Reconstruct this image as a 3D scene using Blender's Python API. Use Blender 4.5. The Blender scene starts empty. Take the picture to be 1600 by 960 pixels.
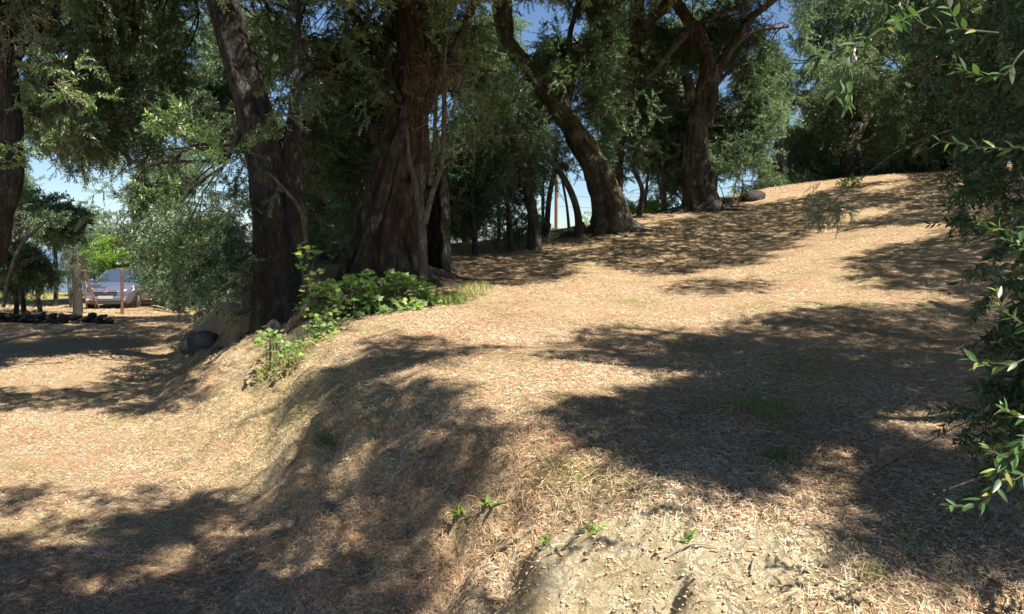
import bpy, math, random
import numpy as np
from mathutils import Vector, Matrix, Euler
random.seed(7); R = np.random.default_rng(11)
SC = bpy.context.scene
COL = SC.collection
rad = math.radians
# ------------------------------------------------------------------ camera, sky, sun, exposure
F, ZC, PITCH = 1232.0, 2.1, math.atan(100/1232)          # photo pixels (1600 wide), eye height over the lower terrace
cam_d = bpy.data.cameras.new('camera'); cam = bpy.data.objects.new('camera', cam_d); COL.objects.link(cam)
cam_d.sensor_width = 36; cam_d.lens = F*36/1600; cam_d.clip_start = .05; cam_d.clip_end = 20000
cam.location = (0, 0, ZC); cam.rotation_euler = (rad(90)-PITCH, 0, 0); SC.camera = cam
SUN = np.array([.66, -.75, 0]); SUN /= np.linalg.norm(SUN); EL = rad(56)
SUN = np.array([SUN[0]*math.cos(EL), SUN[1]*math.cos(EL), math.sin(EL)])
W = bpy.data.worlds.new('World'); SC.world = W; W.use_nodes = True
nt = W.node_tree; bg = nt.nodes['Background']; sky = nt.nodes.new('ShaderNodeTexSky')
sky.sky_type = 'NISHITA'; sky.sun_disc = False; sky.sun_elevation = EL; sky.sun_rotation = math.atan2(SUN[0], SUN[1])
sky.air_density = .85; sky.dust_density = .15; sky.ozone_density = 4.0
tn = nt.nodes.new('ShaderNodeMix'); tn.data_type = 'RGBA'; tn.blend_type = 'MULTIPLY'; tn.inputs[0].default_value = 1; tn.inputs[7].default_value = (.97,1.0,1.02,1)   # deep clear autumn blue
nt.links.new(sky.outputs[0], tn.inputs[6]); nt.links.new(tn.outputs[2], bg.inputs[0]); bg.inputs[1].default_value = .05
sl = bpy.data.lights.new('sun', 'SUN'); sun = bpy.data.objects.new('sun', sl); COL.objects.link(sun)
sl.energy = 5.0; sl.angle = rad(.53); sl.color = (1, .93, .82)
sun.rotation_euler = Vector(SUN).to_track_quat('Z', 'Y').to_euler()
SC.view_settings.view_transform = 'Standard'; SC.view_settings.look = 'None'; SC.view_settings.exposure = 1.42; SC.view_settings.gamma = 1
SC.cycles.use_denoising = True
SC.cycles.max_bounces = 6; SC.cycles.transparent_max_bounces = 6

# ------------------------------------------------------------------ projection helpers (photo pixels <-> world)
cp, sp = math.cos(PITCH), math.sin(PITCH)
def P(px, py, d):
    "world point seen at photo pixel (px,py) whose distance along +Y is d"
    x = (px-800)/F; z = (480-py)/F
    dy = cp + z*sp; dz = -sp + z*cp
    return np.array([x*d/dy, d, ZC + dz*d/dy])
def proj(p):
    p = np.atleast_2d(p); x, y, z = p[:, 0], p[:, 1], p[:, 2]-ZC
    f = y*cp - z*sp; u = y*sp + z*cp; f = np.where(f > .05, f, .05)
    return 800+F*x/f, 480-F*u/f, f
def hash2(i, j, s):
    v = np.sin(i*127.1+j*311.7+s*74.7)*43758.5453
    return v-np.floor(v)
def vn(x, y, s=0):
    i, j = np.floor(x), np.floor(y); u, v = x-i, y-j; u = u*u*(3-2*u); v = v*v*(3-2*v)
    return (hash2(i, j, s)*(1-u)+hash2(i+1, j, s)*u)*(1-v)+(hash2(i, j+1, s)*(1-u)+hash2(i+1, j+1, s)*u)*v
def fbm(x, y, o=4, s=0):
    a, t, w = 0, 1., 0
    for k in range(o): a = a+t*vn(x*2**k, y*2**k, s+k*3.1); w += t; t *= .5
    return a/w-.5

# ------------------------------------------------------------------ terrain height
U = [P(*q) for q in [(740,720,4.4),(1000,960,2.7),(1000,790,3.5),(1000,700,4.6),(1000,600,6.3),(1000,520,9),(1000,450,13),(1000,400,18),(955,352,21.5),
     (1400,900,3.1),(1400,700,4.8),(1400,600,6.5),(1400,500,9.5),(1400,420,13),(1400,350,18),(1400,300,23),(1400,272,27),(1600,500,10),(1600,400,13),
     (1600,310,20),(1700,262,26),(1150,315,25.5),(1250,290,27),(1250,370,19),(700,600,5.9),(700,500,9.5),(700,430,15),(700,388,20),(560,490,11),
     (480,540,8.6),(440,495,12),(615,420,14.5),(560,405,18),(480,400,22),(860,366,22)]]
U += [np.array(q, float) for q in [(-8,24,1.5),(-10,30,1.2),(9,5,1.5),(14,12,2.9),(5,1,.9),(18,22,5.3),(3,0,.5),(-1,2,.6)]]
U = np.array(U)
def tps_fit(c, z, lam=.02):
    n = len(c); d = np.linalg.norm(c[:, None]-c[None], axis=2); K = np.where(d > 0, d*d*np.log(d+1e-9), 0)+lam*np.eye(n)
    Pm = np.c_[np.ones(n), c]; A = np.block([[K, Pm], [Pm.T, np.zeros((3, 3))]])
    return np.linalg.solve(A, np.r_[z, 0, 0, 0])
UW = tps_fit(U[:, :2], U[:, 2])
def tps(x, y):
    o = UW[-3]+UW[-2]*x+UW[-1]*y
    for (cx, cy), w in zip(U[:, :2], UW[:-3]):
        d2 = (x-cx)**2+(y-cy)**2; o = o+w*.5*d2*np.log(d2+1e-12)
    return o
MID = np.array([(-22,70),(-17,45),(-12.5,33),(-9.6,26),(-7.2,20),(-5.2,14),(-4.3,11.8),(-3.2,9.0),(-1.85,6.6),(-.75,4.9),(.15,3.6),(1.0,2.7),(3,1.9),(8,1.1),(20,.6),(60,0)], float)
def sdist(x, y):
    best = np.full(x.shape, 1e9); sg = np.ones(x.shape)
    for a, b in zip(MID[:-1], MID[1:]):
        e = b-a; L = e@e; t = np.clip(((x-a[0])*e[0]+(y-a[1])*e[1])/L, 0, 1)
        dx, dy = x-a[0]-t*e[0], y-a[1]-t*e[1]; d = np.hypot(dx, dy); c = e[0]*dy-e[1]*dx
        m = d < best; best = np.where(m, d, best); sg = np.where(m, np.sign(c), sg)
    return best*sg
def H(x, y, fine=True):
    x = np.asarray(x, float); y = np.asarray(y, float); sh = np.broadcast(x, y).shape
    x = np.broadcast_to(x, sh).ravel(); y = np.broadcast_to(y, sh).ravel()
    crest = np.interp(x, [-30,-10,-2,1,3,7,12,20,60], [19,20,21,22.5,23.5,27,29,31,33])
    yy = np.minimum(np.maximum(y, 0), crest+1); xx = np.clip(x, -12, 17)
    up = tps(xx, yy)
    far = np.maximum(y-crest, 0)
    up = up-.26*np.minimum(np.maximum(far-.4, 0), 26)+.06*np.maximum(x-17, 0)*np.exp(-far/20)
    lo = -.02*np.maximum(y-12, 0); lo = np.where(y > 45, lo-.1*(y-45), lo)
    hw = np.interp(y, [2,4,7,12,20,40], [.75,.85,1.08,.95,1.6,4])
    s = sdist(x, y)+((fbm(x*1.3, y*1.3, 4, 5)*.9+fbm(x*4.5, y*4.5, 3, 6)*.35) if fine else 0)
    t = np.clip(s/hw*.5+.5, 0, 1); t = t*t*(3-2*t)
    z = lo*(1-t)+up*t
    r = np.hypot(x, y)
    z = np.where(r > 55, z-(r-55)*.10, z)
    if fine:
        near = np.clip((30-y)/10, 0, 1)
        z = z+near*(fbm(x*.5, y*.5, 3, 1)*.12+fbm(x*2.1, y*2.1, 3, 2)*.05+fbm(x*8, y*8, 3, 3)*.018)
        bank = t*(1-t)*4*np.clip((12-y)/6, 0, 1)
        z = z+bank*(fbm(x*3.2, y*3.2, 4, 8)*.30+np.abs(fbm(x*6, y*6, 4, 9))*-.24+np.clip(fbm(x*10, y*10, 3, 10), 0, 1)*.12)
        soil = soilmask(x, y); z = z+soil*(np.abs(fbm(x*11, y*11, 4, 12))*-.07+.02+fbm(x*3, y*3, 3, 13)*.03)
    return z.reshape(sh)
def soilmask(x, y):
    m = np.exp(-(((x-.22)/.90)**2+((y-3.2)/.52)**2)**1.5)
    return np.clip(m*1.6+fbm(x*3, y*3, 3, 21)*.9*(m > .05), 0, 1)
def hz(x, y): return float(H(np.array([x]), np.array([y]))[0])
def ground_at(px, py):
    ds = np.linspace(2, 60, 900); pts = np.array([P(px, py, d) for d in ds]); g = H(pts[:, 0], pts[:, 1], False)
    k = np.argmax(pts[:, 2] < g); return pts[k]

# ------------------------------------------------------------------ materials
def mat(name): m = bpy.data.materials.new(name); m.use_nodes = True; return m, m.node_tree, m.node_tree.nodes['Principled BSDF']
def N(t, ty, **k):
    n = t.nodes.new(ty)
    for a, b in k.items():
        if a.startswith('i_'): n.inputs[int(a[2:]) if a[2:].isdigit() else a[2:]].default_value = b
        else: setattr(n, a, b)
    return n
def ramp(t, stops):
    n = t.nodes.new('ShaderNodeValToRGB'); e = n.color_ramp.elements
    while len(e) < len(stops): e.new(.5)
    for q, (p, c) in zip(e, stops): q.position = p; q.color = (*c, 1)
    return n
def noise(t, sc, det=4, vec=None, rough=.6):
    n = N(t, 'ShaderNodeTexNoise'); n.inputs['Scale'].default_value = sc; n.inputs['Detail'].default_value = det; n.inputs['Roughness'].default_value = rough
    if vec is not None: t.links.new(vec, n.inputs['Vector'])
    return n
def mix(t, fac, a, b, bt='MIX'):
    n = N(t, 'ShaderNodeMix', data_type='RGBA', blend_type=bt)
    for s, v in ((n.inputs[0], fac), (n.inputs[6], a), (n.inputs[7], b)):
        if hasattr(v, 'default_value') or hasattr(v, 'is_linked'): t.links.new(v, s)
        else: s.default_value = v if not isinstance(v, tuple) else (*v, 1)
    return n.outputs[2]
def bump(t, b, h, dist, st=.8):
    n = N(t, 'ShaderNodeBump'); n.inputs['Distance'].default_value = dist; n.inputs['Strength'].default_value = st
    t.links.new(h, n.inputs['Height']); t.links.new(n.outputs[0], b.inputs['Normal'])
def leafmat(name, top, under, yel, yf=.12, tr=.42, rough=.42):
    m, t, b = mat(name); L = t.links
    at = N(t, 'ShaderNodeAttribute', attribute_name='tint'); oi = N(t, 'ShaderNodeObjectInfo')
    r = ramp(t, [(0, tuple(c*.62 for c in top)), (.55, top), (1-yf, tuple(c*1.35 for c in top)), (1, yel)]); L.new(at.outputs['Fac'], r.inputs[0])
    v = N(t, 'ShaderNodeMapRange', i_3=.7, i_4=1.3); L.new(oi.outputs['Random'], v.inputs[0])
    c = N(t, 'ShaderNodeVectorMath', operation='SCALE'); L.new(r.outputs[0], c.inputs[0]); L.new(v.outputs[0], c.inputs['Scale'])
    g = N(t, 'ShaderNodeNewGeometry'); c2 = mix(t, g.outputs['Backfacing'], c.outputs[0], under)
    L.new(c2, b.inputs['Base Color']); b.inputs['Roughness'].default_value = rough
    tl = N(t, 'ShaderNodeBsdfTranslucent'); tc = mix(t, 1.0, c.outputs[0], (1.3, 1.6, .6), 'MULTIPLY'); L.new(tc, tl.inputs[0])
    ms = N(t, 'ShaderNodeMixShader', i_0=tr); L.new(b.outputs[0], ms.inputs[1]); L.new(tl.outputs[0], ms.inputs[2])
    L.new(ms.outputs[0], t.nodes['Material Output'].inputs[0]); return m
M = {}
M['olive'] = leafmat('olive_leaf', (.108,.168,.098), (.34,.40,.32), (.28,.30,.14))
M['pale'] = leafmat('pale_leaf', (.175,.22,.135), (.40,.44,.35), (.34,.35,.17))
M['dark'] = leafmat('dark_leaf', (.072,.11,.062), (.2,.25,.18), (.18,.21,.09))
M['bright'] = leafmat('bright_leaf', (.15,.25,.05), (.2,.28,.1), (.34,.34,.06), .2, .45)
M['vine'] = leafmat('vine_leaf', (.16,.25,.07), (.22,.30,.14), (.40,.38,.10), .14, .42)
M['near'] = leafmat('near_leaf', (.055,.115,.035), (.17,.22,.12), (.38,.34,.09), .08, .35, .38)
M['near_shade'] = leafmat('near_shade_leaf', (.040,.080,.030), (.12,.155,.09), (.22,.22,.07), .07, .3, .38)  # near leaf darkened: shade inside the crown put into its colour
M['fresh'] = leafmat('fresh_lit_leaf', (.12,.20,.075), (.30,.36,.22), (.34,.38,.12), .12, .42, .36)  # fresh green, brightened: sunlight on the clumps put into the colour
M['dry'] = leafmat('dry_twig_leaf', (.20,.15,.10), (.24,.19,.13), (.30,.25,.15), .1, .15, .7)
def barkmat(name, a, b_, moss=0, sc=1, lichen=(.3,.29,.25)):
    m, t, b = mat(name); L = t.links
    tc = N(t, 'ShaderNodeTexCoord'); mp = N(t, 'ShaderNodeMapping'); mp.inputs['Scale'].default_value = (1, 1, .28); L.new(tc.outputs['Object'], mp.inputs[0])
    n1 = noise(t, 9*sc, 6, mp.outputs[0], .7); n2 = noise(t, 2.2*sc, 4, tc.outputs['Object']); v = N(t, 'ShaderNodeTexVoronoi', feature='DISTANCE_TO_EDGE'); v.inputs['Scale'].default_value = 16*sc
    w = mix(t, .12, mp.outputs[0], n1.outputs['Color'], 'ADD'); L.new(w, v.inputs['Vector'])
    r = ramp(t, [(.25, tuple(c*.5 for c in a)), (.5, a), (.75, b_)]); L.new(n1.outputs[0], r.inputs[0])
    r2 = ramp(t, [(.5, (0,0,0)), (.68, (1,1,1))]); L.new(n2.outputs[0], r2.inputs[0])
    c = mix(t, r2.outputs[0], r.outputs[0], lichen)
    if moss:
        g = N(t, 'ShaderNodeNewGeometry'); sx = N(t, 'ShaderNodeSeparateXYZ'); L.new(g.outputs['Normal'], sx.inputs[0])
        n3 = noise(t, 6, 5, tc.outputs['Object']); ad = N(t, 'ShaderNodeMath', operation='MULTIPLY'); L.new(n3.outputs[0], ad.inputs[0]); L.new(sx.outputs[2], ad.inputs[1])
        r3 = ramp(t, [(.10, (0,0,0)), (.28, (1,1,1))]); L.new(ad.outputs[0], r3.inputs[0]); c = mix(t, r3.outputs[0], c, (.20,.15,.05))
    L.new(c, b.inputs['Base Color']); b.inputs['Roughness'].default_value = .95
    h = N(t, 'ShaderNodeMath', operation='ADD'); L.new(n1.outputs[0], h.inputs[0]); cl = N(t, 'ShaderNodeMath', operation='MINIMUM', i_1=.12); L.new(v.outputs[0], cl.inputs[0])
    mu = N(t, 'ShaderNodeMath', operation='MULTIPLY', i_1=5.); L.new(cl.outputs[0], mu.inputs[0]); L.new(mu.outputs[0], h.inputs[1])
    bump(t, b, h.outputs[0], .045, 1.0); return m
M['bark'] = barkmat('olive_bark', (.060,.048,.038), (.115,.095,.075), lichen=(.17,.16,.135))
M['bark_red'] = barkmat('old_bark', (.070,.045,.033), (.15,.10,.075), 0, .8, lichen=(.17,.145,.12))
M['bark_moss'] = barkmat('mossy_bark', (.065,.05,.038), (.13,.105,.08), 1, lichen=(.16,.15,.12))
M['bark_dark'] = barkmat('shaded_bark', (.030,.024,.020), (.065,.052,.042), lichen=(.09,.085,.07))  # bark darkened: the shade of the crowns is put into the colour
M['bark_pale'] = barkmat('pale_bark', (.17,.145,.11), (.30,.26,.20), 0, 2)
M['stem'] = barkmat('green_stem', (.20,.20,.12), (.32,.30,.20), 0, 6)
def plain(name, col, rough=.6, metal=0, nsc=0, amt=.3, bd=0, coat=0):
    m, t, b = mat(name); b.inputs['Base Color'].default_value = (*col, 1); b.inputs['Roughness'].default_value = rough; b.inputs['Metallic'].default_value = metal
    b.inputs['Coat Weight'].default_value = coat
    if nsc:
        tc = N(t, 'ShaderNodeTexCoord'); n = noise(t, nsc, 6, tc.outputs['Object'], .65)
        r = ramp(t, [(.25, tuple(c*(1-amt) for c in col)), (.75, tuple(min(1, c*(1+amt)) for c in col))]); t.links.new(n.outputs[0], r.inputs[0]); t.links.new(r.outputs[0], b.inputs['Base Color'])
        if bd: bump(t, b, n.outputs[0], bd)
    return m
M['rock'] = plain('grey_rock', (.085,.078,.07), .95, 0, 6, .7, .05)
M['rock_pale'] = plain('pale_rock', (.17,.16,.15), .95, 0, 9, .6, .06)
M['rock_dark'] = plain('dark_rock', (.032,.028,.025), .95, 0, 6, .5, .05)
M['rust'] = plain('rusty_iron', (.13,.058,.03), .85, .3, 30, .5, .002)
M['wood'] = plain('weathered_wood', (.26,.21,.16), .9, 0, 12, .4, .004)
M['wood_dark'] = plain('dark_wood', (.022,.019,.015), .9, 0, 12, .4, .006)
M['wire'] = plain('wire', (.2,.18,.17), .6, .6)

# ground: soil, straw, dead leaves; green and bare patches
m, t, b = mat('dry_ground'); L = t.links; M['ground'] = m
tc = N(t, 'ShaderNodeTexCoord'); O = tc.outputs['Object']
n1 = noise(t, .45, 5, O); n2 = noise(t, 3.0, 6, O, .7); n3 = noise(t, 30, 5, O, .75); n4 = noise(t, .9, 5, O)
mp = N(t, 'ShaderNodeMapping'); mp.inputs['Scale'].default_value = (24, 70, 24); mp.inputs['Rotation'].default_value = (0, 0, .5); L.new(O, mp.inputs[0]); n5 = noise(t, 1, 4, mp.outputs[0])
mp2 = N(t, 'ShaderNodeMapping'); mp2.inputs['Scale'].default_value = (75, 22, 24); mp2.inputs['Rotation'].default_value = (0, 0, .3); L.new(O, mp2.inputs[0]); n6 = noise(t, 1, 4, mp2.outputs[0])
straw = ramp(t, [(.30, (.11,.065,.036)), (.46, (.26,.18,.105)), (.56, (.39,.30,.18)), (.72, (.53,.44,.28))])
mx = N(t, 'ShaderNodeMath', operation='MAXIMUM'); L.new(n5.outputs[0], mx.inputs[0]); L.new(n6.outputs[0], mx.inputs[1])
av = N(t, 'ShaderNodeMath', operation='MULTIPLY_ADD', i_1=.4); L.new(n3.outputs[0], av.inputs[0]); sc_ = N(t, 'ShaderNodeMath', operation='MULTIPLY', i_1=.56); L.new(mx.outputs[0], sc_.inputs[0]); L.new(sc_.outputs[0], av.inputs[2])
L.new(av.outputs[0], straw.inputs[0])
red = mix(t, .5, straw.outputs[0], (.30,.15,.085)); rr = ramp(t, [(.47, (0,0,0)), (.60, (.8,.8,.8))]); L.new(n2.outputs[0], rr.inputs[0]); c = mix(t, rr.outputs[0], straw.outputs[0], red)
rg = ramp(t, [(.55, (0,0,0)), (.68, (.55,.55,.55))]); L.new(n4.outputs[0], rg.inputs[0]); c = mix(t, rg.outputs[0], c, (.16,.17,.055))
at = N(t, 'ShaderNodeAttribute', attribute_name='soil'); cs = ramp(t, [(.25, (.42,.30,.17)), (.42, (.62,.49,.29)), (.58, (.80,.69,.48))]); L.new(n2.outputs[0], cs.inputs[0])
c = mix(t, at.outputs['Fac'], c, cs.outputs[0])
ag = N(t, 'ShaderNodeAttribute', attribute_name='grass'); gr = ramp(t, [(.3, (.07,.10,.02)), (.7, (.20,.22,.06))]); L.new(n3.outputs[0], gr.inputs[0]); c = mix(t, ag.outputs['Fac'], c, gr.outputs[0])
L.new(c, b.inputs['Base Color']); b.inputs['Roughness'].default_value = 1; b.inputs['Specular IOR Level'].default_value = .15
vc = N(t, 'ShaderNodeTexVoronoi', feature='DISTANCE_TO_EDGE'); vc.inputs['Scale'].default_value = 17; wv = mix(t, .1, O, n3.outputs['Color'], 'ADD'); L.new(wv, vc.inputs['Vector'])
cm = N(t, 'ShaderNodeMath', operation='MINIMUM', i_1=.09); L.new(vc.outputs[0], cm.inputs[0]); cm2 = N(t, 'ShaderNodeMath', operation='MULTIPLY'); L.new(cm.outputs[0], cm2.inputs[0]); L.new(at.outputs['Fac'], cm2.inputs[1])
n7 = noise(t, 55, 6, O, .8); m7 = N(t, 'ShaderNodeMath', operation='MULTIPLY'); L.new(n7.outputs[0], m7.inputs[0]); L.new(at.outputs['Fac'], m7.inputs[1])
hh = N(t, 'ShaderNodeMath', operation='MULTIPLY_ADD', i_1=9.0); L.new(cm2.outputs[0], hh.inputs[0]); L.new(av.outputs[0], hh.inputs[2]); h2 = N(t, 'ShaderNodeMath', operation='ADD'); L.new(hh.outputs[0], h2.inputs[0]); L.new(m7.outputs[0], h2.inputs[1])
bump(t, b, h2.outputs[0], .05, 1.0)
def attrmat(name, stops, rough=.8, tr=0):
    m, t, b = mat(name); at = N(t, 'ShaderNodeAttribute', attribute_name='tint'); r = ramp(t, stops); t.links.new(at.outputs['Fac'], r.inputs[0]); t.links.new(r.outputs[0], b.inputs['Base Color']); b.inputs['Roughness'].default_value = rough
    b.inputs['Specular IOR Level'].default_value = .3
    return m
M['litter'] = attrmat('dead_leaf', [(0, (.13,.06,.033)), (.22, (.27,.145,.08)), (.42, (.45,.30,.19)), (.75, (.63,.49,.34)), (.94, (.70,.60,.44)), (1, (.52,.48,.4))])
M['grass'] = attrmat('grass_blade', [(0, (.06,.12,.02)), (.5, (.14,.21,.04)), (.8, (.30,.32,.09)), (1, (.45,.38,.17))], .6)

# ------------------------------------------------------------------ mesh helpers
def tag(o, label=None, cat=None, group=None, kind=None):
    for k, v in (('label', label), ('category', cat), ('group', group), ('kind', kind)):
        if v: o[k] = v
    return o
def thing(name, loc, label, cat, group=None):
    o = bpy.data.objects.new(name, None); COL.objects.link(o); o.location = Vector(loc); o.empty_display_size = .3
    return tag(o, label, cat, group)
def link(name, me, m=None, parent=None, link_=True):
    o = bpy.data.objects.new(name, me)
    if m is not None and not me.materials: me.materials.append(m)
    if link_: COL.objects.link(o)
    if parent is not None:
        o.parent = parent; off = Vector(parent.location)
        if parent.parent: off = off+Vector(parent.parent.location)
        me.transform(Matrix.Translation(-off)) if me.users == 1 else None
    return o
def mesh(name, v, f, smooth=False, tint=None):
    me = bpy.data.meshes.new(name); v = np.asarray(v, np.float32)
    f = [np.asarray(q, np.int32) for q in (f if isinstance(f, (list, tuple)) and len(f) and isinstance(f[0], np.ndarray) and f[0].ndim == 2 else [f]) if len(q)]
    nl = sum(q.size for q in f); nf = sum(len(q) for q in f)
    me.vertices.add(len(v)); me.vertices.foreach_set('co', v.ravel())
    me.loops.add(nl); me.polygons.add(nf)
    me.loops.foreach_set('vertex_index', np.concatenate([q.ravel() for q in f]))
    tot = np.concatenate([np.full(len(q), q.shape[1], np.int32) for q in f]); st = np.r_[0, np.cumsum(tot)[:-1]].astype(np.int32)
    me.polygons.foreach_set('loop_start', st)
    if smooth: me.polygons.foreach_set('use_smooth', np.ones(nf, bool))
    if tint is not None:
        a = me.attributes.new('tint', 'FLOAT', 'POINT'); a.data.foreach_set('value', np.asarray(tint, np.float32))
    me.update(calc_edges=True); me.validate(); return me
class MB:
    def __init__(s): s.v = []; s.f4 = []; s.f3 = []; s.t = []; s.n = 0
    def add(s, v, f4=None, f3=None, t=.5):
        v = np.asarray(v, float); s.v.append(v)
        if f4 is not None and len(f4): s.f4.append(np.asarray(f4)+s.n)
        if f3 is not None and len(f3): s.f3.append(np.asarray(f3)+s.n)
        s.t.append(np.broadcast_to(t, (len(v),))); s.n += len(v)
    def me(s, name, smooth=False):
        f = []
        if s.f4: f.append(np.concatenate(s.f4))
        if s.f3: f.append(np.concatenate(s.f3))
        return mesh(name, np.concatenate(s.v), f, smooth, np.concatenate(s.t))
def resample(pts, rads, step):
    pts = np.asarray(pts, float); rads = np.asarray(rads, float)
    n = len(pts); out = []; ro = []
    e = np.vstack([2*pts[0]-pts[1], pts, 2*pts[-1]-pts[-2]])
    for i in range(n-1):
        p0, p1, p2, p3 = e[i:i+4]; L = np.linalg.norm(p2-p1); k = max(2, int(L/step)); t = (np.arange(k)/k)[:, None]
        out.append(.5*((2*p1)+(p2-p0)*t+(2*p0-5*p1+4*p2-p3)*t*t+(-p0+3*p1-3*p2+p3)*t**3)); ro.append(rads[i]+(rads[i+1]-rads[i])*t[:, 0])
    out.append(pts[-1:]); ro.append(rads[-1:]); return np.vstack(out), np.concatenate(ro)
def tube(mb, pts, rads, seg=6, step=.2, flute=0, nz=0, seed=0, cap=True, flare=0, fk=5, tw=1.5):
    p, r = resample(pts, rads, step); n = len(p)
    T = np.gradient(p, axis=0); T /= np.linalg.norm(T, axis=1)[:, None]+1e-9
    ref = np.array([0, -1, .01]) if abs(T[:, 1]).mean() < .8 else np.array([0, 0, 1.])
    A = np.cross(T, ref); A /= np.linalg.norm(A, axis=1)[:, None]+1e-9; B = np.cross(T, A)
    a = np.linspace(0, 2*math.pi, seg, endpoint=False)[None]; s = np.r_[0, np.cumsum(np.linalg.norm(np.diff(p, axis=0), axis=1))][:, None]
    k = np.ones((n, seg))
    if flare: k = k+flare*np.exp(-np.maximum(s-.4,0)/.4)*(.55+.45*np.sin(a*4+seed)+.3*np.sin(a*7+seed*2))
    if flute: k = k+flute*(np.abs(np.sin(a*fk*.5+s*tw+seed))-.6+.45*np.sin(a*(fk*2+1)-s*tw*.7+seed*3)*.6)
    if nz: k = k+nz*(fbm(np.cos(a)*2.2+seed*9+s*.9, np.sin(a)*2.2+s*1.7, 4, seed)*2)
    if seg >= 28: rg = np.abs(fbm(np.cos(a)*7+seed*3, np.sin(a)*7+s*1.1, 4, seed+3)); rg2 = np.abs(fbm(np.cos(a+s*.25)*16, np.sin(a+s*.25)*16+s*2.0, 3, seed+8)); k = k+.05-rg*.42-rg2*.16
    v = p[:, None]+(A[:, None]*np.cos(a)[..., None]+B[:, None]*np.sin(a)[..., None])*(r[:, None]*k)[..., None]
    i = np.arange(n-1)[:, None]*seg; j = np.arange(seg)[None]; j2 = (j+1) % seg
    f = np.stack([i+j, i+j2, i+seg+j2, i+seg+j], -1).reshape(-1, 4)
    v = v.reshape(-1, 3); f3 = []
    if cap:
        v = np.vstack([v, p[-1]+T[-1]*r[-1]*.4]); e = (n-1)*seg; f3 = [(e+q, e+(q+1) % seg, n*seg) for q in range(seg)]
    mb.add(v, f, f3); return p, r
def pl(q, d):   # pixel polyline [(px,py,width_px[,d])] -> points, radii
    pts = [P(a[0], a[1], a[3] if len(a) > 3 else d) for a in q]; return pts, [a[2]/2/F*(a[3] if len(a) > 3 else d) for a in q]
def box(mb, lo, hi, t=.5):
    x0, y0, z0 = lo; x1, y1, z1 = hi
    v = [(x0,y0,z0),(x1,y0,z0),(x1,y1,z0),(x0,y1,z0),(x0,y0,z1),(x1,y0,z1),(x1,y1,z1),(x0,y1,z1)]
    mb.add(v, [(0,3,2,1),(4,5,6,7),(0,1,5,4),(1,2,6,5),(2,3,7,6),(3,0,4,7)], t=t)

# ------------------------------------------------------------------ ground sheet, sea, far hills
NU, NV = 700, 640; u_ = np.linspace(-1, 1, NU); th = rad(47)*u_+rad(36)*u_**7; rr_ = 3.2*np.exp(np.linspace(0, 1, NV)**1.3*math.log(420/3.2))
TH, RR = np.meshgrid(th, rr_); X = RR*np.sin(TH); Y = -3+RR*np.cos(TH); Z = H(X, Y)
i = np.arange(NV-1)[:, None]*NU; j = np.arange(NU-1)[None]
gf = np.stack([i+j, i+NU+j, i+NU+1+j, i+1+j], -1).reshape(-1, 4)[:, ::-1]
gm = mesh('ground', np.stack([X.ravel(), Y.ravel(), Z.ravel()], 1), gf, True)
def green_at(x, y):
    px, py, _ = proj(np.stack([x, y, H(x, y, False)], 1)); g = np.zeros(len(x))
    for cx, cy, rx, ry, w in [(90,450,110,30,1),(690,458,60,20,.7),(430,620,130,90,.32),(480,600,90,40,.3),(1190,640,60,35,.5),(900,750,130,38,.6),(1215,720,40,20,.4),(130,840,130,30,.45),(440,540,70,25,.6),(330,590,60,40,.25),(560,650,200,60,.22),(500,700,60,60,.2),(640,380,300,20,.3)]:
        g = np.maximum(g, w*np.exp(-(((px-cx)/rx)**2+((py-cy)/ry)**2)))
    return np.clip(g+(y > 34)*.6, 0, 1)
xs, ys = X.ravel(), Y.ravel()
a = gm.attributes.new('soil', 'FLOAT', 'POINT')
bankm = np.clip(1-np.abs(sdist(xs, ys))/.9, 0, 1)*np.clip((13-ys)/4, 0, 1)
soil = np.clip(soilmask(xs, ys)*1.1+bankm*np.clip(fbm(xs*3, ys*3, 4, 31)*4-.15, 0, 1)*.8, 0, 1)
a.data.foreach_set('value', soil.astype(np.float32))
a = gm.attributes.new('grass', 'FLOAT', 'POINT'); GR = green_at(xs, ys); a.data.foreach_set('value', np.clip(GR*(.6+fbm(xs*2, ys*2, 3, 41)*2.2), 0, 1).astype(np.float32))
tag(link('ground', gm, M['ground']), kind='structure')
m, t, b = mat('sea_water'); b.inputs['Base Color'].default_value = (.05,.12,.2,1); b.inputs['Roughness'].default_value = .25; M['sea'] = m
s_ = 14000; tag(link('sea', mesh('sea', [(-s_,200,-36),(s_,200,-36),(s_,s_,-36),(-s_,s_,-36)], np.array([(0,1,2,3)])), M['sea']), kind='structure')
hx = np.linspace(-6000, 6000, 160); hy = np.linspace(5200, 7200, 12); HX, HY = np.meshgrid(hx, hy)
HZ = -40+(120+fbm(HX/900, HY/900, 4, 3)*260)*np.sin((HY-5200)/2000*math.pi)
i = np.arange(11)[:, None]*160; j = np.arange(159)[None]
M['hill'] = plain('far_hill', (.10,.13,.12), .95, 0, .002, .3)
tag(link('hills', mesh('hills', np.stack([HX.ravel(), HY.ravel(), HZ.ravel()], 1), np.stack([i+j, i+1+j, i+161+j, i+160+j], -1).reshape(-1, 4), True), M['hill']), kind='structure')

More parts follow.
